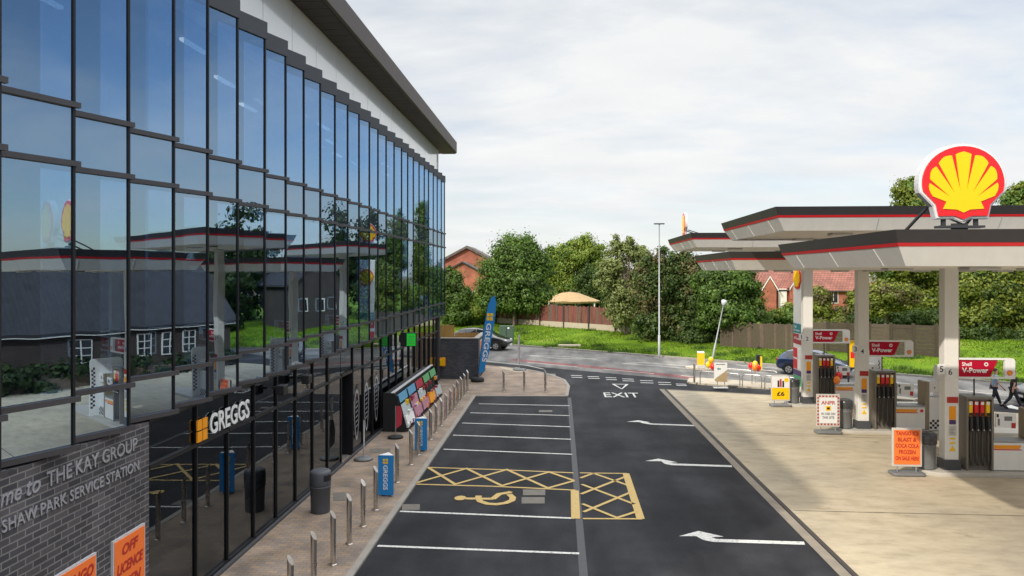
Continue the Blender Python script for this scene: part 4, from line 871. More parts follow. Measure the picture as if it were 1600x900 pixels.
    m = MB(); rg = [(.06*math.cos(R(a)), .06*math.sin(R(a))) for a in range(0, 360, 20)]; ri = [(x*.5, y*.5) for x, y in rg]; k = len(rg); cx, cz = X_+.80, Z_+.43
    m.add([(cx+x, -.156, cz+y) for x, y in rg]+[(cx+x, -.156, cz+y) for x, y in ri], [(i, (i+1) % k, (i+1) % k+k, i+k) for i in range(k)]); m.build('ring_mark', M['white_plain'], ts)
    m = MB(); m.prism([(x*.085, y*.085) for x, y in shell_outline(1, 10)], (X_+1.46, -.181, Z_+.18), (1, 0, 0), (0, 0, 1), .012); m.build('emblem_field', M['sign_red'], ts)
    m = MB()
    for pl in RIBS+[RBASE]: m.prism([(x*.085, y*.085) for x, y in pl], (X_+1.46, -.194, Z_+.18), (1, 0, 0), (0, 0, 1), .004)
    m.build('emblem_ribs', M['sign_orange'], ts)
    m = MB(); m.tube([(.62, .05, 2.18), (.62, .05, 2.75)], .022); m.build('sign_pole', M['dark_metal'], ts)
    return d
dp = dispenser(0); dl = ['fuel dispenser with four hoses at the nearest visible column', 'fuel dispenser with four hoses at the middle visible column', 'fuel dispenser with four hoses at the farthest column beside the price totem', 'fuel dispenser at the column beyond the right picture edge, seen in the glass reflection']
for i, ci in enumerate((1, 2, 3, 0)):
    a = CP[ci]; p = (a[3]+.17, a[4]+.0, .125)
    if i == 0: dp.location = p; dp['label'] = dl[0]
    else: copy_tree(dp, p, 0, dl[i])
    m = MB(); m.prism(rounded_island(a[3]-.98, a[3]+6.2, a[4]), (0, 0, 0), (1, 0, 0), (0, 1, 0), .12); struct(m.build('pump_island', M['island'], None, .02))
# forecourt swing signs
def stand(p, label, w_=.86, h_=1.15):
    s = thing('pavement_sign', label, 'sign', p, 'swing signs on the forecourt')
    x, y, z = p; m = MB(); m.prism(rrect(w_+.10, .5, .12), (x-w_/2-.05, y-.25, z), (1, 0, 0), (0, 1, 0), .09); m.build('base', M['bin_mid'], s, .03)
    m = MB()
    for q in (-.27, .27): m.tube([(x+q, y, z+.08), (x+q, y, z+.30)], .02)
    m.build('spring_leg', M['galv'], s); m = MB(); m.box(x-w_/2, x+w_/2, y-.025, y+.025, z+.24, z+.24+h_); m.build('board', M['pale_panel'], s, .012)
    return s
def sheet(s, x0, x1, y, z0, z1, mt, nm='poster'):
    m = MB(); m.box(x0, x1, y-.006, y, z0, z1); return m.build(nm, M[mt], s)
x, y, z = 10.31, 22.6, .012; s = stand((x, y, z), 'orange handwritten sign about frozen drinks near the nearest pump island'); y -= .0265
sheet(s, x-.38, x+.38, y, z+.31, z+1.33, 'poster_orange')
for i, (t, w_) in enumerate((('TANGO ICE', .66), ('BLAST &', .54), ('COCA COLA', .68), ('FROZEN', .48), ('ON SALE HERE', .68))): text(t, 'lettering', M['ink_red'], s, (x, y-.008, z+1.17-i*.185), (1, 0, random.uniform(-.03, .03)), (0, 0, 1), w=w_, h=.125, depth=.002, bold=.035, align='C')
x, y, z = 10.05, 28.3, .012; s = stand((x, y, z), 'white ANPR notice sign with chequered border by the middle island', .86, 1.22); y -= .0265
m = MB()
for k in range(40):
    pass
q = .0615
for i in range(13):
    for j in range(18):
        if (i in (0, 12) or j in (0, 17)) and (i+j) % 2 == 0: m.box(x-.40+i*q, x-.40+(i+1)*q, y-.005, y-.001, z+.30+j*q, z+.30+(j+1)*q)
m.build('chequer_border', M['ink_red'], s); sheet(s, x-.33, x+.33, y-.001, z+.37, z+1.34, 'white_plain')
text('ANPR', 'lettering', M['ink_red'], s, (x, y-.01, z+1.07), (1, 0, 0), (0, 0, 1), w=.52, h=.14, depth=.002, bold=.02, align='C'); sheet(s, x-.09, x+.09, y-.008, z+.84, z+1.02, 'sign_yellow', 'symbol'); sheet(s, x-.05, x+.05, y-.015, z+.89, z+.97, 'ink', 'camera_symbol')
text('IN USE ON', 'lettering', M['bin_grey'], s, (x, y-.01, z+.68), (1, 0, 0), (0, 0, 1), w=.5, h=.09, depth=.002, bold=.015, align='C'); text('THIS SITE', 'lettering', M['bin_grey'], s, (x, y-.01, z+.54), (1, 0, 0), (0, 0, 1), w=.44, h=.09, depth=.002, bold=.015, align='C')
x, y, z = 9.95, 33.9, .012; s = stand((x, y, z), 'white and yellow price sign reading £6 by the farthest pump island', .84, 1.16); y -= .0265
sheet(s, x-.38, x+.38, y, z+.30, z+.82, 'sign_yellow'); sheet(s, x-.38, x+.38, y, z+.83, z+1.34, 'white_plain')
text('£6', 'lettering', M['ink'], s, (x, y-.008, z+.46), (1, 0, 0), (0, 0, 1), w=.34, h=.2, depth=.002, bold=.03, align='C')
for i, (dx_, hh, mt) in enumerate(((-.1, .3, 'ink'), (.0, .36, 'ink_red'), (.11, .28, 'ink'))): sheet(s, x+dx_-.04, x+dx_+.04, y-.007, z+.86, z+.86+hh, mt, 'bottle_picture')
m = MB(); m.prism([(.1*math.cos(R(a)), .1*math.sin(R(a))) for a in range(0, 360, 24)], (x+.25, y-.007, z+1.18), (1, 0, 0), (0, 0, 1), .004); m.build('roundel', M['sign_yellow'], s)
# price totem
tp = thing('price_totem', 'tall white price totem with scallop emblem and coloured fuel panels', 'sign', (12.6, 39.6, 0))
TX, TY0, TY1 = onY(1247, 500, 39.6).x, 38.9, 40.4
m = MB(); m.box(TX, TX+.4, TY0, TY1, 0, 6.9); m.build('case', M['canopy_white'], tp, .03)
def tpan(z0, z1, mt, nm, a=0., c=1., d=.0): m = MB(); m.box(TX-.02-d, TX-.002, TY0+.06+a*(TY1-TY0-.12), TY0+.06+c*(TY1-TY0-.12), z0, z1); return m.build(nm, M[mt], tp)
emblem(tp, (TX-.005, (TY0+TY1)/2, 5.72), (0, -1, 0), (0, 0, 1), .60, .05)
tpan(2.85, 3.35, 'teal', 'fuel_panel'); tpan(2.28, 2.8, 'header_red', 'fuel_panel'); 
for z0 in (1.55, .95): tpan(z0, z0+.5, 'white_plain', 'price_panel', 0, .5); tpan(z0, z0+.5, 'stripe_red', 'price_display', .5, 1)
tpan(.62, .9, 'purple', 'offer_panel'); tpan(.1, .6, 'green_sign', 'offer_panel')
for z_, t_, w_ in ((3.12, 'Fuel', .4), (2.92, 'Economy', .9), (2.5, 'V-Power', .95)): text(t_, 'lettering', M['white_plain'], tp, (TX-.021, TY1-.2, z_), (0, -1, 0), (0, 0, 1), w=w_, h=.14, depth=.003, bold=.01)

# ================================================================== ROADSIDE THINGS
p = G(1126, 606, .1); es = thing('direction_sign', 'white exit direction sign with small arrow on two posts by the kerbed island', 'sign', p)
m = MB()
for q in (-.16, .2): m.tube([(p.x+q, p.y, .1), (p.x+q, p.y, .75)], .022)
m.build('post', M['galv'], es); m = MB(); m.box(p.x-.36, p.x+.36, p.y-.16, p.y+.16, .1, .13); m.build('foot', M['sign_grey'], es)
m = MB(); m.prism([(-.34, .12), (.32, .62), (.32, .98), (-.34, .98)], (p.x, p.y-.03, .42), (1, 0, 0), (0, 0, 1), .03); m.build('panel', M['white_plain'], es)
m = MB(); m.prism([(-.25, .0), (.32, .0), (.32, .60), (-.33, .10)], (p.x, p.y-.03, .42), (1, 0, 0), (0, 0, 1), .03); m.build('lower_panel', M['beige'], es)
m = MB(); m.prism([(-.2, .66), (-.12, .74), (-.12, .69), (.0, .69), (.0, .63), (-.12, .63), (-.12, .58)], (p.x, p.y-.0605, .42), (1, 0, 0), (0, 0, 1), .004); m.build('arrow', M['teal'], es); m = MB(); m.box(p.x-.26, p.x+.22, p.y-.064, p.y-.0605, 1.29, 1.33); m.build('print_line', M['bin_mid'], es)
HP = [((1094, 601), (1156, 606.5)), ((1160, 606.5), (1190, 609)), ((1195, 609), (1243, 613)), ((1128, 596), (1175, 600)), ((1180, 598), (1215, 602))]
HL = ['steel hoop barrier on the kerbed island, left end behind the white exit sign', 'steel hoop barrier on the kerbed island, middle of the front row', 'steel hoop barrier on the kerbed island, right end behind the price sign', 'steel hoop barrier on the road side of the island, left one', 'steel hoop barrier on the road side of the island, under the balloons']
for (a, c), lab in zip(HP, HL):
    a = G(*a, .1); c = G(*c, .1); d = (c-a).normalized(); h = .72; r_ = .16; pts = [a]+[a+d*(r_-r_*math.cos(R(t)))+Vector((0, 0, h-r_+r_*math.sin(R(t)))) for t in range(0, 91, 18)]+[c-d*(r_-r_*math.cos(R(t)))+Vector((0, 0, h-r_+r_*math.sin(R(t)))) for t in range(90, -1, -18)]+[c]
    m = MB(); m.tube(pts, .025, 8); o = m.build('hoop_barrier', M['steel'], None, 0, tuple(a)); tag(o, lab, 'barrier', 'steel hoop barriers on the kerbed island')
def balloon(u, v, Y, col, label):
    p = onY(u, v, Y); o = MB(); o.sphere((0, 0, 0), .15, .15, .18, 16, 12); o.lathe([(.03, -.21), (.015, -.18)], (0, 0, 0), 8); q = o.build('balloon', M['balloon_'+col], None); q.location = p; tag(q, label, 'balloon', 'balloons tied to the roadside barriers')
    s = MB(); s.tube([(0, 0, -.2), (.02, .01, -.36), (.0, 0, -.5)], .004, 5); attach(s.build('string', M['white_plain'], None, 0), q).matrix_parent_inverse = Matrix(); return q
for a in ((1111, 562.5, 39.9, 'yellow', 'upper yellow balloon left of the white exit sign'), (1107, 570, 40.0, 'yellow', 'lower yellow balloon left of the white exit sign'), (1114, 573, 39.8, 'red', 'red balloon half hidden by the white exit sign'),
          (1173.5, 571.5, 39.9, 'red', 'red balloon at the left of the cluster by the black and yellow post'), (1180, 569, 39.7, 'yellow', 'yellow balloon in the middle of the roadside cluster'), (1179.5, 574.5, 39.5, 'orange', 'orange balloon beneath the yellow one in the roadside cluster'), (1184.5, 575, 39.6, 'red', 'lower red balloon beside the black and yellow post')): balloon(*a)
kb = G(1095, 575, .1); o = thing('keep_left_bollard', 'yellow traffic bollard on the refuge island in the road', 'traffic bollard', kb)
m = MB(); m.box(kb.x-.22, kb.x+.22, kb.y-.16, kb.y+.16, .1, .3); m.build('base', M['pale_panel'], o, .02); m = MB(); m.prism(rrect(.42, .75, .08), (kb.x-.21, kb.y+.13, .3), (1, 0, 0), (0, 0, 1), .26); m.build('shell', M['bollard_yellow'], o); m = MB(); m.prism(rrect(.42, .09, .03), (kb.x-.21, kb.y+.135, 1.04), (1, 0, 0), (0, 0, 1), .27); m.build('cap', M['white_plain'], o)
kb = G(1187, 579, .004); o = thing('marker_post', 'black and yellow marker post standing in the road behind the balloons', 'marker post', kb)
m = MB(); m.box(kb.x-.2, kb.x+.0, kb.y-.1, kb.y+.1, .004, .98); m.build('post', M['black'], o, .02); m = MB(); m.box(kb.x+.003, kb.x+.13, kb.y-.1, kb.y+.1, .004, .86); m.build('reflective_face', M['bollard_yellow'], o, .01)
# street lamps
p = G(1030, 557, .1); o = thing('street_lamp', 'tall straight grey street lamp on the grass verge', 'street lamp', p)
m = MB(); m.tube([(p.x, p.y, .05), (p.x, p.y, 1.6), (p.x, p.y, 1.62), (p.x, p.y, 9.55)], [.09, .09, .055, .04], 12); m.build('post', M['galv'], o); m = MB(); m.prism(rrect(.26, .76, .1), (p.x-.38, p.y+.15, 9.55), (0, -1, 0), (1, 0, 0), -.08); m.build('head_unit', M['dark_metal'], o, .02)
p = G(1113, 561, .1); t = onY(1130.5, 476, p.y-.2); o = thing('street_lamp', 'leaning old street lamp with pale head in front of the dark trees', 'street lamp', p)
m = MB(); m.tube([p-Vector((0, 0, .1)), p.lerp(t, .28), p.lerp(t, .29), t], [.085, .075, .05, .035], 10); m.build('post', M['galv'], o); m = MB(); d = (t-p).normalized(); m.tube([t-d*.05, t+d*.06, t+d*.28, t+d*.34], [.08, .17, .20, .09], 12); m.build('head_unit', M['sign_grey'], o)
# cabinet and stone slab
p = GB(791, 536); o = thing('utility_cabinet', 'green utility cabinet on the verge behind the black car', 'cabinet', p); m = MB(); m.box(p.x-.62, p.x+.62, p.y+.1, p.y+.6, p.z-.1, p.z+1.45); m.build('casing', M['cabinet_green'], o, .03); m = MB(); m.box(p.x+.1, p.x+.25, p.y+.085, p.y+.098, p.z+1.2, p.z+1.32); m.build('notice', M['white_plain'], o)
m = MB(); m.box(p.x-.02, p.x+.02, p.y+.092, p.y+.0985, p.z+.1, p.z+1.35); m.build('door_gap', M['black'], o)
p = GB(890, 541); m = MB(); m.box(-.9, .9, -.4, .4, -.1, .12); o = m.build('stone_slab', M['stone_pale'], None, .03); o.location = p; tag(o, 'pale stone slab lying in the grass by the far kerb', 'slab')

# ------------------------------------------------------------------ cars
def make_car(label, paint, loc, rz, sc_=1.0):
    c = thing('parked_car' if False else 'car', label, 'car', (0, 0, 0), 'cars on the main road')
    X = [-2.08, -2.02, -1.85, -1.5, -.95, -.2, .45, 1.05, 1.5, 1.85, 2.02, 2.08]
    W = [.70, .78, .83, .86, .87, .87, .87, .86, .85, .80, .70, .58]
    ZB = [.60, .84, .93, .95, .95, .94, .93, .92, .84, .74, .62, .50]
    ZT = [.62, .90, 1.16, 1.40, 1.48, 1.49, 1.40, 1.00, .90, .78, .65, .52]
    WT = [.62, .66, .62, .60, .60, .60, .60, .66, .70, .66, .56, .46]
    ZS = [.42, .32, .26, .22, .20, .20, .20, .20, .22, .25, .30, .38]
    m = MB(); rings = []
    for i in range(len(X)):
        w_, zb, zt, wt, zs = W[i], ZB[i], ZT[i], WT[i], ZS[i]
        half = [(w_*.86, zs), (w_*.98, zs+.12), (w_, (zs+zb)/2), (w_*.97, zb-.04), (w_*.93, zb), (wt+(w_*.93-wt)*.5, (zb+zt)/2), (wt, zt-.04), (wt*.8, zt), (0, zt+.02)]
        ring = [(X[i], -y, z) for y, z in half]+[(X[i], y, z) for y, z in half[-2::-1]]; rings.append(ring)
    k = len(rings[0]); vs = [p for r in rings for p in r]
    fs = [(i*k+j, i*k+j+1, (i+1)*k+j+1, (i+1)*k+j) for i in range(len(X)-1) for j in range(k-1)]+[tuple(range(k))[::-1], tuple((len(X)-1)*k+j for j in range(k))]+[(i*k, (i+1)*k, (i+1)*k+k-1, i*k+k-1) for i in range(len(X)-1)]
    m.add(vs, fs, True); bo = m.build('body', paint, c); sb_ = bo.modifiers.new('sub', 'SUBSURF'); sb_.levels = 1; sb_.render_levels = 2
    def wp(i, j, t=0): return Vector(rings[i][j])
    def pane(pts, nm='window'):
        P = [Vector(p) for p in pts]; cen = sum(P, Vector())/len(P); n = (P[1]-P[0]).cross(P[2]-P[0]).normalized()
        if n.dot(cen-Vector((0, 0, .7))) < 0: n = -n
        q = MB(); P = [cen+(p-cen)*.90+n*.018 for p in P]; q.add(P, [tuple(range(len(P)))]); q.build(nm, M['car_glass'], c)
    for sgn in (0, 1):
        J = (lambda j: j) if sgn == 0 else (lambda j: k-1-j)
        for (i0, i1) in ((3, 4), (4, 5), (5, 6)): pane([rings[i0][J(4)], rings[i1][J(4)], rings[i1][J(6)], rings[i0][J(6)]])
        pane([rings[6][J(4)], rings[7][J(4)], rings[6][J(6)]])
    pane([rings[6][6], rings[6][k-7], rings[7][k-5], rings[7][4]], 'windscreen'); pane([rings[3][6], rings[3][k-7], rings[1][k-5], rings[1][4]], 'rear_window')
    for x_ in (-1.28, 1.28):
        for y_ in (-1, 1):
            q = MB(); q.tube([(x_, y_*.62, .31), (x_, y_*.66, .31), (x_, y_*.85, .31), (x_, y_*.875, .31)], [.29, .315, .315, .29], 24); wh = q.build('wheel', M['tyre'], c)
            q = MB(); q.tube([(x_, y_*.86, .31), (x_, y_*.885, .31)], [.20, .19], 20); q.build('rim', M['rim'], wh)
            q = MB()
            for s_ in range(5):
                a = R(72*s_+36); q.bar((x_+.06*math.cos(a), y_*.888, .31+.06*math.sin(a)), (x_+.17*math.cos(a), y_*.888, .31+.17*math.sin(a)), .05, .004, up=(0, 1, 0))
            q.build('rim_gap', M['black'], wh)
            q = MB(); n_ = 16; P1 = [(x_+.375*math.cos(R(t)), y_*.872, .31+.375*math.sin(R(t))) for t in np.linspace(-10, 190, n_)]; P2 = [(x_+.30*math.cos(R(t)), y_*.872, .31+.30*math.sin(R(t))) for t in np.linspace(-10, 190, n_)]
            q.add(P1+P2, [(i, i+1, i+1+n_, i+n_) for i in range(n_-1)]); q.build('wheel_arch', M['black'], c)
    for y_ in (-1, 1):
        q = MB(); q.sphere((1.86, y_*.56, .68), .14, .16, .075, 12, 8); q.build('headlight', M['lamp_clear'], c); q = MB(); q.sphere((-1.99, y_*.64, .82), .07, .13, .14, 12, 8); q.build('tail_light', M['lamp_red'], c)
        q = MB(); q.sphere((.72, y_*.97, .98), .07, .11, .07, 10, 7); q.build('door_mirror', paint, c)
    q = MB(); q.box(-2.115, -2.09, -.26, .26, .52, .63); q.build('number_plate', M['sign_yellow'], c); q = MB(); q.box(2.06, 2.10, -.26, .26, .36, .46); q.build('number_plate', M['white_plain'], c)
    q = MB(); q.box(2.0, 2.095, -.4, .4, .48, .58); q.build('grille', M['black'], c)
    c.location = loc; c.rotation_euler = (0, 0, rz); c.scale = (sc_,)*3; return c
RA = math.atan2(KD.y, KD.x)
p = G(747, 546, .004); make_car('black hatchback driving on the far side of the road behind the blue feather flag', M['car_black'], (p.x+.3, p.y+.3, .004), RA+.35, 1.14)
p = G(1277, 588, .004); make_car('dark blue estate car on the road behind the price totem', M['car_blue'], (p.x+.1, p.y+.7, .004), RA+.05)
make_car('black car at the right picture edge behind two walking people', M['car_black'], (23.05, 35.3, .004), RA+R(-160)+.35)

q_ = onY(1332, 550, 36.6); o = thing('advert_board', 'slim yellow advertising board on a dark post left of the middle column', 'sign', (q_.x, 36.6, 0))
m = MB(); m.box(q_.x-.22, q_.x-.17, 36.55, 36.65, 0, 2.85); m.build('post', M['dark_metal'], o); m = MB(); m.box(q_.x-.165, q_.x+.17, 36.57, 36.63, 1.45, 2.75); m.build('board', M['sign_yellow'], o, .01); m = MB(); m.box(q_.x-.1, q_.x+.12, 36.56, 36.5695, 1.9, 2.2); m.build('print', M['sign_red'], o)
balloon(1311, 587, 33.6, 'red', 'upper red balloon tied to the dispenser at the farthest column'); balloon(1307.5, 594, 33.5, 'orange', 'orange balloon tied to the dispenser at the farthest column')
# ------------------------------------------------------------------ people
def skin_obj(name, pts, edges, rad, mt, parent, root=0, sub=1):
    me = bpy.data.meshes.new(name); me.from_pydata([tuple(p) for p in pts], edges, []); o = bpy.data.objects.new(name, me); COL.objects.link(o)
    sk = o.modifiers.new('skin', 'SKIN'); sk.use_smooth_shade = True
    if not me.skin_vertices: me.skin_vertices.new()
    for i, r in enumerate(rad):
        v = me.skin_vertices[0].data[i]; v.radius = r if isinstance(r, tuple) else (r, r); v.use_root = (i == root)
    s = o.modifiers.new('sub', 'SUBSURF'); s.levels = sub; s.render_levels = sub
    me.materials.append(mt)
    dg = bpy.context.evaluated_depsgraph_get(); dg.update(); m2 = bpy.data.meshes.new_from_object(o.evaluated_get(dg)); o.modifiers.clear(); o.data = m2; m2.name = name
    for pl in m2.polygons: pl.use_smooth = True
    if not m2.materials: m2.materials.append(mt)
    attach(o, parent); return o
def person(p, label, shirt, ph, sc=1.0):
    c = thing('person', label, 'person', (0, 0, 0), 'people walking by the road')
    S = lambda *a: Vector(a)*sc
    # faces +X; stride sign ph: right leg forward when +1
    f_, b_ = .28, -.34
    hips = S(0, 0, .92); chest = S(.03, 0, 1.30); neck = S(.03, 0, 1.46); head0 = S(.05, 0, 1.56); head1 = S(.06, 0, 1.68)
    def leg(y, fw): return [S(0, y, .88), S(.14 if fw else -.06, y, .50), S(f_ if fw else b_, y, .09 if fw else .14), S(f_+.16 if fw else b_+.13, y, .04)]
    LL = leg(.10, ph > 0); RL = leg(-.10, ph < 0)
    def arm(y, fw): return [S(.02, y*.19/.19, 1.40), S(-.04 if not fw else .06, y*1.25, 1.13), S(-.10 if not fw else .24, y*1.25, .93), S(-.11 if not fw else .29, y*1.25, .86)]
    LA = arm(.19, ph < 0); RA_ = arm(-.19, ph > 0)
    pts = [hips, S(.01, 0, 1.1), chest, neck, head0, head1]; ed = [(0, 1), (1, 2), (2, 3), (3, 4), (4, 5)]; rad = [(.15, .11), (.135, .10), (.16, .11), .055, .085, .08]
    def chain(at, P, Rr):
        i = at
        for q, r in zip(P, Rr): pts.append(q); rad.append(r); ed.append((i, len(pts)-1)); i = len(pts)-1
        return i
    chain(0, LL, (.085, .06, .04, .03)); chain(0, RL, (.085, .06, .04, .03))
    for A_ in (LA, RA_):
        hnd = chain(2, A_, (.05, .04, .03, .032)); d = (A_[3]-A_[2]).normalized(); sd_ = 1 if A_[0].y > 0 else -1
        for j, (off_, l_) in enumerate(((-.027, .068), (-.009, .078), (.009, .074), (.027, .058))):
            q = A_[3]+d*.045*sc+S(off_, 0, 0); pts.append(q); rad.append(.009*sc); ed.append((hnd, len(pts)-1)); pts.append(q+d*l_*.55*sc+S(.01, 0, 0)); rad.append(.008*sc); ed.append((len(pts)-2, len(pts)-1)); pts.append(q+d*l_*.85*sc+S(.025, -sd_*.01, 0)); rad.append(.007*sc); ed.append((len(pts)-2, len(pts)-1))
        q = A_[3]+S(.04, 0, -.01); pts.append(q); rad.append(.010*sc); ed.append((hnd, len(pts)-1)); pts.append(q+d*.04*sc+S(.015, 0, 0)); rad.append(.009*sc); ed.append((len(pts)-2, len(pts)-1))
    body = skin_obj('body', pts, ed, rad, M['skin'], c)
    m = MB(); m.sphere(tuple(S(.045, 0, 1.64)), .088*sc, .082*sc, .118*sc, 16, 12); nose = [S(.125, 0, 1.66), S(.152, 0, 1.625), S(.125, 0, 1.61)]; m.tube(nose, [.008, .014, .01], 6)
    for y_ in (-1, 1): m.sphere(tuple(S(.04, y_*.083, 1.635)), .018, .01, .03, 8, 6)
    hd_ = m.build('head', M['skin'], c)
    m = MB()
    for y_ in (-1, 1): m.sphere(tuple(S(.122, y_*.032, 1.655)), .009, .012, .007, 8, 6)
    m.build('eyes', M['ink'], hd_); m = MB(); m.box(.12*sc, .131*sc, -.022, .022, 1.582*sc, 1.590*sc); m.build('mouth', M['ink_red'], hd_)
    m = MB(); m.sphere(tuple(S(.025, 0, 1.685)), .098*sc, .092*sc, .088*sc, 16, 10); m.build('hair', M['hair'], hd_)
    # shirt and trousers follow the body
    P = [S(0, 0, .84), S(.01, 0, 1.06), S(.03, 0, 1.31), S(.03, 0, 1.44)]; E_ = [(0, 1), (1, 2), (2, 3)]; Rd = [(.165, .14), (.16, .135), (.17, .13), .07]
    for A_ in (LA, RA_): P += [A_[0], A_[0].lerp(A_[1], .75)]; n0 = len(P)-2; E_ += [(2, n0), (n0, n0+1)]; Rd += [.075, .07]
    skin_obj('shirt', P, E_, Rd, M[shirt], c)
    P = [S(0, 0, .98)]; E_ = []; Rd = [(.14, .115)]
    for Lg in (LL, RL): P += [Lg[0], Lg[1], Lg[2]+S(0, 0, .03)]; n0 = len(P)-3; E_ += [(0, n0), (n0, n0+1), (n0+1, n0+2)]; Rd += [.10, .08, .06]
    skin_obj('trousers', P, E_, Rd, M['trousers'], c)
    for Lg in (LL, RL):
        m = MB(); a = Lg[2]; b2 = Lg[3]; m.tube([a+(a-b2)*.35, a.lerp(b2, .3)-S(0, 0, .03), b2-S(0, 0, .0), b2+(b2-a)*.35], [.035, .055, .05, .03], 10); m.build('shoe', M['shoe'], c)
    c.location = p; return c
g = G(1570, 639, .0)
pa = person((g.x-.15, g.y+.5, .01), 'person in light blue shirt and dark trousers walking, left of the pair', 'shirt_blue', 1, .98)
pb2 = person((g.x+.35, g.y, .01), 'person in black top and black trousers walking, right of the pair', 'shirt_black', -1, .98)
pa.rotation_euler = (0, 0, R(-12)); pb2.rotation_euler = (0, 0, R(-8))

# ================================================================== FENCES, HOUSES, GAZEBO
def board_fence(p0, p1, h, mt, label, cat='fence', bw=.14, post=None, gravel=None, top=0., jag=.04, name='board_fence'):
    o = thing(name, label, cat, p0); d = Vector(p1)-Vector(p0); L_ = d.length; d.normalize(); shades = {'fence_red': ['fence_red', 'fence_red', 'fence_rust', 'fence_weathered', 'fence_rust'], 'fence_grey': ['fence_grey', 'fence_grey', 'fence_weathered']}.get(mt, [mt]); n = int(L_/(bw+.01)); m = MB(); z_ = gravel or 0
    for i in range(n):
        a = Vector(p0)+d*(i*(bw+.01)); zb = bank(a.x, a.y)+z_; hh = h+random.uniform(-jag, jag)
        q = a+d*bw; off = Vector((-d.y, d.x, 0))*random.uniform(-.01, .01); m.use(M[random.choice(shades)]); m.bar((a.x+off.x+d.x*bw/2, a.y+off.y+d.y*bw/2, zb), (a.x+off.x+d.x*bw/2, a.y+off.y+d.y*bw/2, zb+hh), bw, .02, up=(-d.y, d.x, 0))
    m.build('boards', None, o)
    if gravel:
        m = MB(); q0 = Vector(p0); q1 = Vector(p1); m.bar((q0.x, q0.y, bank(q0.x, q0.y)+gravel/2-.1), (q1.x, q1.y, bank(q1.x, q1.y)+gravel/2-.1), .08, gravel+.2); m.build('concrete_base', M['stone_pale'], o)
    if post:
        k = 0
        while k < L_: a = Vector(p0)+d*k; zb = bank(a.x, a.y); m = MB(); m.box(a.x-.06, a.x+.06, a.y-.14, a.y-.02, zb-.1, zb+h+z_+.05); m.build('post', M[post], o); k += 2.9
    return o
a = GB(690, 506); c = GB(775, 504); board_fence(a, c, 2.3, 'fence_dark', 'dark board fence behind the shrubs by the red brick house')
a = GB(775, 504); c = GB(985, 519); board_fence(a, c, 1.55, 'fence_red', 'weathered red-brown board fence on concrete base behind the grass bank', gravel=.5, jag=.08, post='fence_dark')
a = GB(1125, 541); c = GB(1262, 548); board_fence(a, c, 1.85, 'fence_grey', 'grey-brown vertical board fence under the dark trees', bw=.12, jag=.05)
# panel fence on the right
a = GB(1262, 548); c = GB(1500, 560)
pf = thing('panel_fence', 'pale concrete and timber panel fence behind the right-hand pumps', 'fence', a); d = (c-a); n_ = 7; d_ = d.normalized()
for i in range(n_):
    q0 = a+d*(i/n_); q1 = a+d*((i+1)/n_); z0 = min(bank(q0.x, q0.y), bank(q1.x, q1.y)); m = MB()
    for j in range(8): zz = z0+.06+j*.25; m.bar((q0.x+d_.x*.1, q0.y+d_.y*.1, zz+.12), (q1.x, q1.y, zz+.12), .05+.01*(j % 2), .235)
    m.build('panel', M['fence_pale' if i % 3 else 'fence_grey'], pf); m = MB(); m.box(q0.x-.08, q0.x+.08, q0.y-.1, q0.y+.06, z0-.2, z0+2.15); m.build('post', M['fence_pale'], pf)
# gazebo with thatched roof
g = onY(893, 480, 86); z0 = 1.2
gz = thing('gazebo', 'thatched garden gazebo roof rising above the red-brown fence', 'gazebo', (g.x, 86, z0))
zt = onY(893, 456, 86).z; ze = onY(893, 470, 86).z; m = MB(); n_ = 20; vs = [(g.x-.2, 86, zt)]+[(g.x+3.35*math.cos(2*math.pi*k/n_), 86+2.4*math.sin(2*math.pi*k/n_), ze+random.uniform(-.06, .04)) for k in range(n_)]+[(g.x+3.2*math.cos(2*math.pi*k/n_), 86+2.3*math.sin(2*math.pi*k/n_), ze-.22) for k in range(n_)]
vt = [(g.x-.2+1.0*math.cos(2*math.pi*k/n_), 86+.6*math.sin(2*math.pi*k/n_), zt-.12) for k in range(n_)]; B_ = len(vs); vs += vt
m.add(vs, [(0, B_+k, B_+(k+1) % n_) for k in range(n_)]+[(B_+k, 1+k, 1+(k+1) % n_, B_+(k+1) % n_) for k in range(n_)]+[(1+k, 1+n_+k, 1+n_+(k+1) % n_, 1+(k+1) % n_) for k in range(n_)]+[tuple(range(1+n_, 1+2*n_))]); m.build('thatched_roof', M['thatch'], gz)
for q, w_ in ((-2.6, -1.3), (2.6, -1.3), (.4, -1.6), (-2.6, 1.3), (2.6, 1.3)): m = MB(); m.box(g.x+q-.06, g.x+q+.06, 86+w_-.06, 86+w_+.06, z0, ze-.1); m.build('post', M['white_paint'], gz)

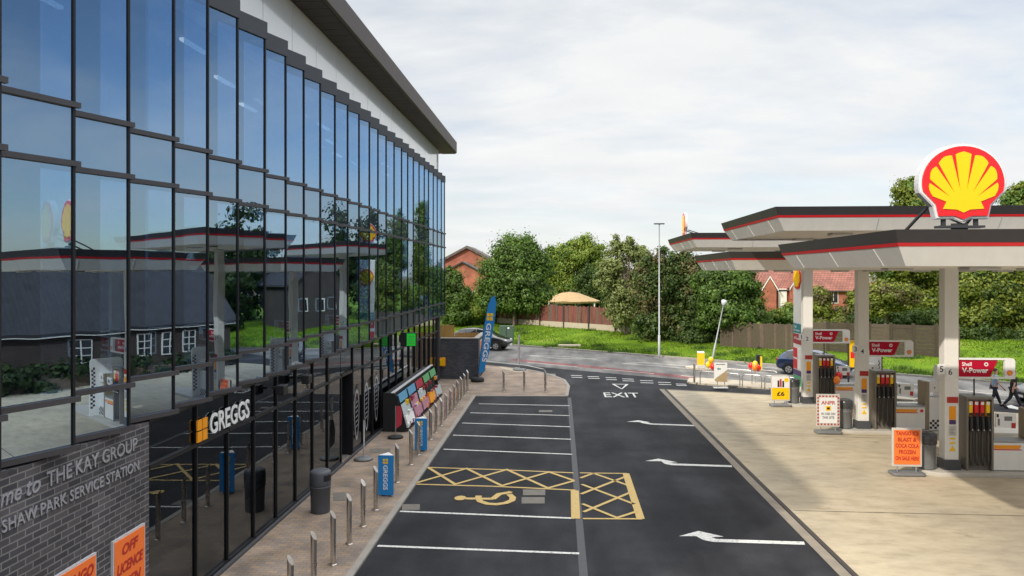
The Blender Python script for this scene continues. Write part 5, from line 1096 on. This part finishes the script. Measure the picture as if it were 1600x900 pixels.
def window(parent, x, y, z, w_, h_, nrm=(0, -1)):
    f = MB(); f.box(x-w_/2, x+w_/2, y-.06, y, z, z+h_); fo = f.build('window', M['barge'], parent)
    k = 2
    for i in range(k):
        a = x-w_/2+.07+i*(w_-.07)/k; g = MB(); g.box(a, a+(w_-.07)/k-.07, y-.066, y-.0605, z+.07, z+h_-.07); g.build('pane', M['window_dark'], fo)
    return fo
def gable_house(label, x0, x1, y0, y1, zb, ze, zr, wall, tiles, axis='x', wins=(), barge=True, cat='house', chim=None):
    h = thing('brick_house', label, cat, ((x0+x1)/2, (y0+y1)/2, zb)); m = MB()
    ov = .35
    if axis == 'y':   # ridge runs along Y: gable faces the camera
        xm = (x0+x1)/2; m.prism([(x0, zb-1), (x1, zb-1), (x1, ze), (xm, zr), (x0, ze)], (0, y1, 0), (1, 0, 0), (0, 0, 1), y1-y0); wo = m.build('wall', M[wall], h)
        sl_ = (zr-ze)/((x1-x0)/2); r = MB(); t_ = .16
        r.prism([(x0-ov, ze-ov*sl_+.03), (xm, zr+.03), (x1+ov, ze-ov*sl_+.03), (x1+ov, ze-ov*sl_+.03+t_), (xm, zr+.03+t_), (x0-ov, ze-ov*sl_+.03+t_)], (0, y1+ov, 0), (1, 0, 0), (0, 0, 1), y1-y0+2*ov); ro = r.build('roof', M[tiles], h)
        if barge:
            r = MB(); r.prism([(x0-ov, ze-ov*sl_-.16), (xm, zr-.16), (x1+ov, ze-ov*sl_-.16), (x1+ov, ze-ov*sl_+.06), (xm, zr+.06), (x0-ov, ze-ov*sl_+.06)], (0, y0-ov-.01, 0), (1, 0, 0), (0, 0, 1), .05); r.build('barge_board', M['barge' if barge is True else barge], ro)
    else:
        ym = (y0+y1)/2; m.prism([(y0, zb-1), (y1, zb-1), (y1, ze), (ym, zr), (y0, ze)], (x0, 0, 0), (0, 1, 0), (0, 0, 1), x1-x0); wo = m.build('wall', M[wall], h)
        sl_ = (zr-ze)/((y1-y0)/2); r = MB(); t_ = .16
        r.prism([(y0-ov, ze-ov*sl_+.03), (ym, zr+.03), (y1+ov, ze-ov*sl_+.03), (y1+ov, ze-ov*sl_+.03+t_), (ym, zr+.03+t_), (y0-ov, ze-ov*sl_+.03+t_)], (x0-.2, 0, 0), (0, 1, 0), (0, 0, 1), x1-x0+.4); ro = r.build('roof', M[tiles], h)
        g = MB(); g.tube([(x0-.2, y0-ov-.03, ze-ov*sl_+.06), (x1+.2, y0-ov-.03, ze-ov*sl_+.06)], .06, 8); g.build('gutter', M['dark_metal'], ro)
    for wx, wz, ww, wh in wins: window(h, wx, y0-.003, wz, ww, wh)
    if chim: m = MB(); m.box(chim[0]-.35, chim[0]+.35, chim[1]-.3, chim[1]+.3, zr-.6, zr+.9); m.build('chimney', M[wall], ro)
    return h
# left red house: back gable and lower front gable
def hx(u, Y): return onY(u, 400, Y).x
def hz(v, Y): return onY(720, v, Y).z
Yh = 98
h1 = gable_house('red brick house with two shallow grey-roofed gables behind the left shrubs', hx(672, Yh), hx(788, Yh), Yh, Yh+9, 1.2, hz(417, Yh), hz(386, Yh), 'red_brick', 'grey_tiles', 'y', barge='grey_tiles')
Yf = 93; xa, xb = hx(664, Yf), hx(782, Yf); xm = (xa+xb)/2; zr, ze = hz(411, Yf), hz(443, Yf)
m = MB(); m.prism([(xa, .2), (xb, .2), (xb, ze), (xm, zr), (xa, ze)], (0, Yh-.01, 0), (1, 0, 0), (0, 0, 1), Yh-.01-Yf); m.build('front_wing', M['red_brick'], h1)
sl_ = (zr-ze)/((xb-xa)/2); m = MB(); m.prism([(xa-.3, ze-.3*sl_+.03), (xm, zr+.03), (xb+.3, ze-.3*sl_+.03), (xb+.3, ze-.3*sl_+.22), (xm, zr+.22), (xa-.3, ze-.3*sl_+.22)], (0, Yh+.3, 0), (1, 0, 0), (0, 0, 1), Yh+.6-Yf); m.build('wing_roof', M['grey_tiles'], h1)
window(h1, hx(738, Yf), Yf-.003, hz(470, Yf), 1.1, 1.2)
# terraced red houses behind the canopies
Yb_ = 92
def BX(u): return onY(u, 440, Yb_).x
def BZ(v): return onY(1220, v, Yb_).z
h2 = gable_house('red brick house with two small white-edged gables behind the farthest canopy', BX(1168), BX(1262), Yb_, Yb_+9, 1.2, BZ(452), BZ(414), 'red_brick', 'red_tiles', 'x')
for (uc, hw_, va, vb) in ((1203, 12, 433, 452), (1248, 13, 430, 450)):
    m = MB(); yg = Yb_-1.2; x0, x1 = onY(uc-hw_, 440, yg).x, onY(uc+hw_, 440, yg).x; xm = (x0+x1)/2; z1_, z0_ = BZ(va), BZ(vb)
    m.prism([(x0+.15, .5), (x1-.15, .5), (x1-.15, z0_), (xm, z1_-.1), (x0+.15, z0_)], (0, Yb_-.01, 0), (1, 0, 0), (0, 0, 1), 1.2); gb = m.build('gable_bay', M['red_brick'], h2)
    m = MB(); m.prism([(x0-.1, z0_-.25), (xm, z1_-.05), (x1+.1, z0_-.25), (x1+.1, z0_-.02), (xm, z1_+.18), (x0-.1, z0_-.02)], (0, yg-.02, 0), (1, 0, 0), (0, 0, 1), .08); m.build('barge_board', M['barge'], gb)
    m = MB(); m.prism([(x0-.1, z0_-.02), (xm, z1_+.18), (x1+.1, z0_-.02), (x1+.1, z0_+.06), (xm, z1_+.27), (x0-.1, z0_+.06)], (0, Yb_+1.5, 0), (1, 0, 0), (0, 0, 1), 2.8); m.build('gable_roof', M['red_tiles'], gb)
m = MB(); x0, x1 = BX(1215), BX(1228); m.box(x0, x1, Yb_-.35, Yb_-.003, .6, BZ(451)); m.build('rendered_panel', M['render_white'], h2)
Yc = 88
def CX(u): return onY(u, 440, Yc).x
def CZ(v): return onY(1300, v, Yc).z
h3 = gable_house('red brick house with broad red tiled roof between the two nearer canopy columns', CX(1267), CX(1346), Yc, Yc+9, 1.2, CZ(452), CZ(402), 'red_brick', 'red_tiles', 'x', wins=((CX(1302), CZ(474), 1.1, 1.45), (CX(1331), CZ(474), 1.1, 1.45)))
m = MB(); m.box(CX(1305), CX(1345), Yc-4, Yc-3.8, .8, CZ(501)); m.build('porch', M['render_white'], h3)
Yd = 72
def DX(u): return onY(u, 500, Yd).x
def DZ(v): return onY(1400, v, Yd).z
gable_house('red brick house with white windows showing through the right-hand trees', DX(1372), DX(1480), Yd, Yd+8, 1.2, DZ(478), DZ(445), 'red_brick', 'red_tiles', 'x', wins=((DX(1396), DZ(521), .7, 1.1), (DX(1414), DZ(521), 1.0, 1.2), (DX(1462), DZ(519), 1.5, 1.1)))
# dark building off to the right, seen mirrored in the glass
rb = gable_house('dark brick bungalow with slate roof and white windows, mirrored in the glass front', 27, 37, 6, 31, -.8, 2.9, 6.6, 'brown_brick', 'slate_tiles', 'y', barge=False)
for (yy, ww) in ((12.5, 1.0), (14.6, 1.0), (19.5, 1.2), (23.5, .9), (25.0, .9), (27.5, .9)):
    f = MB(); f.box(26.93, 26.997, yy-ww/2, yy+ww/2, 1.0, 2.4); fo = f.build('window', M['barge'], rb)
    g = MB()
    for i in range(2):
        for j in range(3): g.box(26.92, 26.929, yy-ww/2+.08+i*(ww-.08)/2, yy-ww/2+i*(ww-.08)/2+(ww-.08)/2, 1.08+j*.44, 1.46+j*.44)
    g.build('pane', M['window_dark'], fo)
m = MB(); m.box(26.66, 26.76, 5.6, 31.4, 2.62, 2.76); m.build('gutter', M['barge'], rb)
h5 = gable_house('dark brick gabled house with three white windows right of the picture, mirrored in the glass', 36, 45, 43, 51, bank(40, 47), 5.0, 7.6, 'brown_brick', 'slate_tiles', 'x', barge=False)
for yy in (44.6, 46.8, 49.0): f = MB(); f.box(35.93, 35.997, yy-.5, yy+.5, bank(40, 47)+1.3, bank(40, 47)+2.5); fo = f.build('window', M['barge'], h5); g = MB(); g.box(35.92, 35.929, yy-.38, yy+.38, bank(40, 47)+1.42, bank(40, 47)+2.38); g.build('pane', M['window_dark'], fo)

# ================================================================== TREES
def leaf_mesh(name, mt, lobes, n, size, parent, gap=.0):
    """lobes: (centre, (rx,ry,rz)); leaves are grouped in clumps spread through the crown"""
    P = []; vol = np.array([r[0]*r[1]*r[2] for c, r in lobes])**.75; vol = vol/vol.sum(); NV = []
    for (c, r), fr in zip(lobes, vol):
        nl = max(50, int(n*fr)); nc = max(8, int(nl/120)); d = np.random.randn(nc, 3); d /= np.linalg.norm(d, axis=1)[:, None]; rad = (.35+.65*np.random.rand(nc)**.45)*(1+.13*np.random.randn(nc))
        cc = d*rad[:, None]*np.array(r)+np.array(c); cs = (.20+.20*np.random.rand(nc))*np.mean(r)+.14
        idx = np.random.randint(0, nc, nl); g = np.random.randn(nl, 3); g[:, 2] *= .75; q = cc[idx]+g*cs[idx][:, None]*.55
        P.append(q); o = d[idx]*.35+g*1.0; NV.append(o)
    P = np.concatenate(P); NV = np.concatenate(NV); k = len(P)
    NV += np.random.randn(k, 3)*.35+np.array([0, 0, .35]); NV /= np.linalg.norm(NV, axis=1)[:, None]
    t = np.cross(NV, np.random.randn(k, 3)); t /= np.linalg.norm(t, axis=1)[:, None]; s = np.cross(NV, t); sz = size*(.55+.9*np.random.rand(k))[:, None]
    V = np.stack([P-t*sz, P+s*sz*.62+NV*sz*.12, P+t*sz, P-s*sz*.62+NV*sz*.12], 1)
    me = bpy.data.meshes.new(name); me.vertices.add(k*4); me.vertices.foreach_set('co', V.astype('f').ravel()); me.loops.add(k*4); me.loops.foreach_set('vertex_index', np.arange(k*4, dtype='i')); me.polygons.add(k); me.polygons.foreach_set('loop_start', np.arange(0, k*4, 4, dtype='i')); me.update()
    a = me.attributes.new('leafvar', 'FLOAT', 'FACE'); a.data.foreach_set('value', np.random.rand(k).astype('f')); me.materials.append(M[mt]); o = bpy.data.objects.new(name, me); COL.objects.link(o); attach(o, parent); return o
def tree(label, u, vb, Y, lobes, mt, n, size=.2, trunk=.2, bark='bark', depth=.8, kind='tree', mats2=None, stems=1, base=None):
    """lobes in photo measures (u, v, ru, rv), turned into metres at depth Y"""
    g = onY(u, vb, Y); zb = bank(g.x, Y); o = thing(kind+('_tree' if kind not in ('tree', 'shrub', 'hedge') else ''), label, 'tree' if kind not in ('shrub', 'hedge') else kind, (g.x, Y, zb), 'trees and shrubs beyond the road')
    sc = Y/F/(_c+(u-800)/F*_s)*1.0; LB = []
    for (lu, lv, ru, rv) in lobes:
        c = onY(lu, lv, Y); LB.append((Vector((c.x, Y+random.uniform(-.3, .3)*ru*sc, c.z)), (ru*sc, ru*sc*depth, rv*sc)))
    m = MB()
    for s_ in range(stems):
        bx = g.x+random.uniform(-.3, .3)*(stems > 1); cz = np.mean([c.z for c, r in LB]); top = max(c.z for c, r in LB)
        mid = Vector((np.mean([c.x for c, r in LB])*.6+bx*.4, Y, zb+(cz-zb)*.75)); m.tube([(bx, Y, zb-.2), (bx+.03, Y, zb+.3), (bx*.7+mid.x*.3, Y, zb+(mid.z-zb)*.5), mid, (mid.x+random.uniform(-.3, .3), Y, cz+(top-cz)*.6)], [trunk*1.35, trunk, trunk*.85, trunk*.6, trunk*.2], 9)
        for c, r in LB:
            for q in range(3):
                e = c+Vector((random.uniform(-.6, .6)*r[0], random.uniform(-.6, .6)*r[1], random.uniform(-.2, .6)*r[2])); a_ = Vector((bx*.5+mid.x*.5, Y, zb+(mid.z-zb)*random.uniform(.5, .95))); m.tube([a_, a_.lerp(e, .5)+Vector((0, 0, .2)), e], [trunk*.4, trunk*.22, trunk*.06], 6)
    m.build('trunk', M[bark], o)
    for q in range(30):      # small outer sprays give the crown a ragged outline
        c, r = random.choice(LB[:max(3, len(LB))]); a_ = random.uniform(0, 6.283); e_ = random.uniform(-.35, 1.45); k_ = random.uniform(.88, 1.22)
        LB.append((c+Vector((math.cos(a_)*math.cos(e_)*r[0]*k_, math.sin(a_)*math.cos(e_)*r[1]*k_, math.sin(e_)*r[2]*k_)), tuple(x*random.uniform(.10, .24) for x in r)))
    leaf_mesh('crown', mt, LB, int(n*3.0), size*.56, o)
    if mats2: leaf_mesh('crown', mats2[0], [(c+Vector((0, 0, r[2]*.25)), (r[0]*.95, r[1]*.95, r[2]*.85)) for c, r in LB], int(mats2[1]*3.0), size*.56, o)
    return o
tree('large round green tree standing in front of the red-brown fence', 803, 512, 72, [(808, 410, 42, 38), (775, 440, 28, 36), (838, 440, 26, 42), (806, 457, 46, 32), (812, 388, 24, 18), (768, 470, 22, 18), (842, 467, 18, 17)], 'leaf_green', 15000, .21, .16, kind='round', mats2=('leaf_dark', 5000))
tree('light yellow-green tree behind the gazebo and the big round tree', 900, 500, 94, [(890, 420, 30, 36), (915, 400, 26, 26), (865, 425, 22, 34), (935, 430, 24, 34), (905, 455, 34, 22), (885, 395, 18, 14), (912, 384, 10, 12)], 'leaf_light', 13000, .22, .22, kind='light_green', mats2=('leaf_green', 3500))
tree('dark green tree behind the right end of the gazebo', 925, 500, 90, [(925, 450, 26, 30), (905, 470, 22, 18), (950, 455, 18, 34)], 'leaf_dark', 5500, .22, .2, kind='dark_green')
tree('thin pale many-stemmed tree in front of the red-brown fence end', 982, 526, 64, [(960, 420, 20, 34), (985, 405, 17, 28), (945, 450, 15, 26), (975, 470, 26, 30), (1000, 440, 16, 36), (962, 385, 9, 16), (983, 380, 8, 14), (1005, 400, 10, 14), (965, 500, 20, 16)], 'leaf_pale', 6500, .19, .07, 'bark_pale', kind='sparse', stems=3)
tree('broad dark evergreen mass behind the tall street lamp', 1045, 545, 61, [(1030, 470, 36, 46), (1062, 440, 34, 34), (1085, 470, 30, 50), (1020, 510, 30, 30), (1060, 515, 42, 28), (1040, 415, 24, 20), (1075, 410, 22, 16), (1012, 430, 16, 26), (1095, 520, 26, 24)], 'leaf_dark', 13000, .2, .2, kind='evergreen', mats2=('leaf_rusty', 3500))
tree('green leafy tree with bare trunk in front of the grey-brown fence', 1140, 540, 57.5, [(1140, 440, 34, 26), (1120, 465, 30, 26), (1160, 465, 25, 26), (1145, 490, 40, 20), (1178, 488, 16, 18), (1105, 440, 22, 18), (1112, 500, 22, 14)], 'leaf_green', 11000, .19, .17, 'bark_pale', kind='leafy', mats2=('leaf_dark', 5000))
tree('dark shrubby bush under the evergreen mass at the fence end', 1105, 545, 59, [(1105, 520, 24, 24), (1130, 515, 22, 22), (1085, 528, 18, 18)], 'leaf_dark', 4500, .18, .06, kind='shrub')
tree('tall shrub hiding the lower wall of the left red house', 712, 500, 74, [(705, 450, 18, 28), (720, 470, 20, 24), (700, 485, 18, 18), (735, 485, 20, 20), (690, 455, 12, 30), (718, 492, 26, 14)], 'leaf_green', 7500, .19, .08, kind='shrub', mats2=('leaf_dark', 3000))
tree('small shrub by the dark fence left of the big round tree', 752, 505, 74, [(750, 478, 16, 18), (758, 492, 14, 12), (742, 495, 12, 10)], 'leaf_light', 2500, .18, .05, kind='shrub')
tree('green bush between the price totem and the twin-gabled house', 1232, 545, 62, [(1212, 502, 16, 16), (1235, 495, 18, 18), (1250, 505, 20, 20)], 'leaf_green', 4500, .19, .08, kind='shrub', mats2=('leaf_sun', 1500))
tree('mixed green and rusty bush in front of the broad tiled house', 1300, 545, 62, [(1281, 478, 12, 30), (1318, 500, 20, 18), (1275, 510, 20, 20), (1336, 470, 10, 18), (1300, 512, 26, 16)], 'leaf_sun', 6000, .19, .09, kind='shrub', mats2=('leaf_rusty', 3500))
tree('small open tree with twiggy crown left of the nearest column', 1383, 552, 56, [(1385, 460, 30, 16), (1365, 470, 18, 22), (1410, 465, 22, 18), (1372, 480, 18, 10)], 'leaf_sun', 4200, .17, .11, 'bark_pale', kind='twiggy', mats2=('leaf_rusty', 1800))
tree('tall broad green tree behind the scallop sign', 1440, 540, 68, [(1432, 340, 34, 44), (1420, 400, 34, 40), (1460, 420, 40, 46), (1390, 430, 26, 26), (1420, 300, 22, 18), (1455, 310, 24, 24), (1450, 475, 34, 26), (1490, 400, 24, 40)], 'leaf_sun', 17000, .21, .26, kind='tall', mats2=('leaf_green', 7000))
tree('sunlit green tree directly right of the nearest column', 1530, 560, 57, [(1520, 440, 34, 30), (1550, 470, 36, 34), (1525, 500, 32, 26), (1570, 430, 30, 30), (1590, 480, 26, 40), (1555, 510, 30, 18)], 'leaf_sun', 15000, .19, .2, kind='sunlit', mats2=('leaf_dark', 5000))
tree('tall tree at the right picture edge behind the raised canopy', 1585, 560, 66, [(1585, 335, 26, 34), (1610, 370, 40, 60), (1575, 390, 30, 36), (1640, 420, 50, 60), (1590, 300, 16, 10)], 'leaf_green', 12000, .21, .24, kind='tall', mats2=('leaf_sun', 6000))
o = thing('hedge', 'dark hedge in front of the bungalow right of the picture, mirrored in the glass', 'hedge', (25.4, 17, 0), 'trees and shrubs beyond the road'); leaf_mesh('foliage', 'leaf_night', [(Vector((25.4, y_, .5)), (.8, 1.3, .75)) for y_ in range(7, 31, 2)], 12000, .14, o)
m = MB(); m.box(25.2, 25.6, 6.5, 30.5, 0, .6); m.build('stems', M['bark'], o)
tree('dark hedge added behind the gazebo to darken the gap under its roof', 895, 500, 91, [(860, 477, 22, 9), (890, 477, 24, 9), (922, 477, 22, 9), (945, 478, 14, 10)], 'leaf_dark', 3500, .2, .06, kind='hedge')  # added so the bright grass band under the gazebo roof turns dark
tree('low dark hedge added behind the panel fence to cover the lit grass', 1420, 545, 60, [(1350, 500, 22, 14), (1385, 502, 24, 13), (1425, 500, 26, 14), (1465, 500, 26, 15)], 'leaf_dark', 4500, .18, .06, kind='hedge')  # added as a dark backing where lit grass showed over the fence
tree('dark hedge filling the foot of the right-hand trees', 1540, 570, 55, [(1500, 535, 26, 26), (1535, 540, 30, 26), (1570, 545, 30, 26), (1610, 545, 34, 30), (1660, 540, 40, 34)], 'leaf_dark', 9000, .18, .08, kind='hedge')
for (x_, y_, hh, lab) in ((40, 59, 12, 'tall dark tree behind the hedge right of the picture, mirrored in the glass'), (50, 44, 12, 'tall dark tree farthest right of the picture, mirrored in the glass'), (44, 38, 8, 'lower dark tree across the bend, right of the picture, mirrored in the glass'), (45, 56, 13, 'tallest dark tree at the back right of the picture, mirrored in the glass')):
    zb = bank(x_, y_); o = thing('dark_tree', lab, 'tree', (x_, y_, zb), 'trees and shrubs beyond the road'); m = MB(); m.tube([(x_, y_, zb-.2), (x_, y_, zb+hh*.4), (x_+.3, y_, zb+hh*.8)], [.3, .2, .06], 8); m.build('trunk', M['bark'], o)
    leaf_mesh('crown', 'leaf_night', [(Vector((x_+a, y_+b_, zb+hh*c)), (r, r*.9, r)) for a, b_, c, r in ((0, 0, .72, hh*.26), (-hh*.16, .5, .5, hh*.24), (hh*.17, -.4, .48, hh*.25), (0, -.6, .32, hh*.26), (0, 0, .2, hh*.24))], 7000, .24, o)
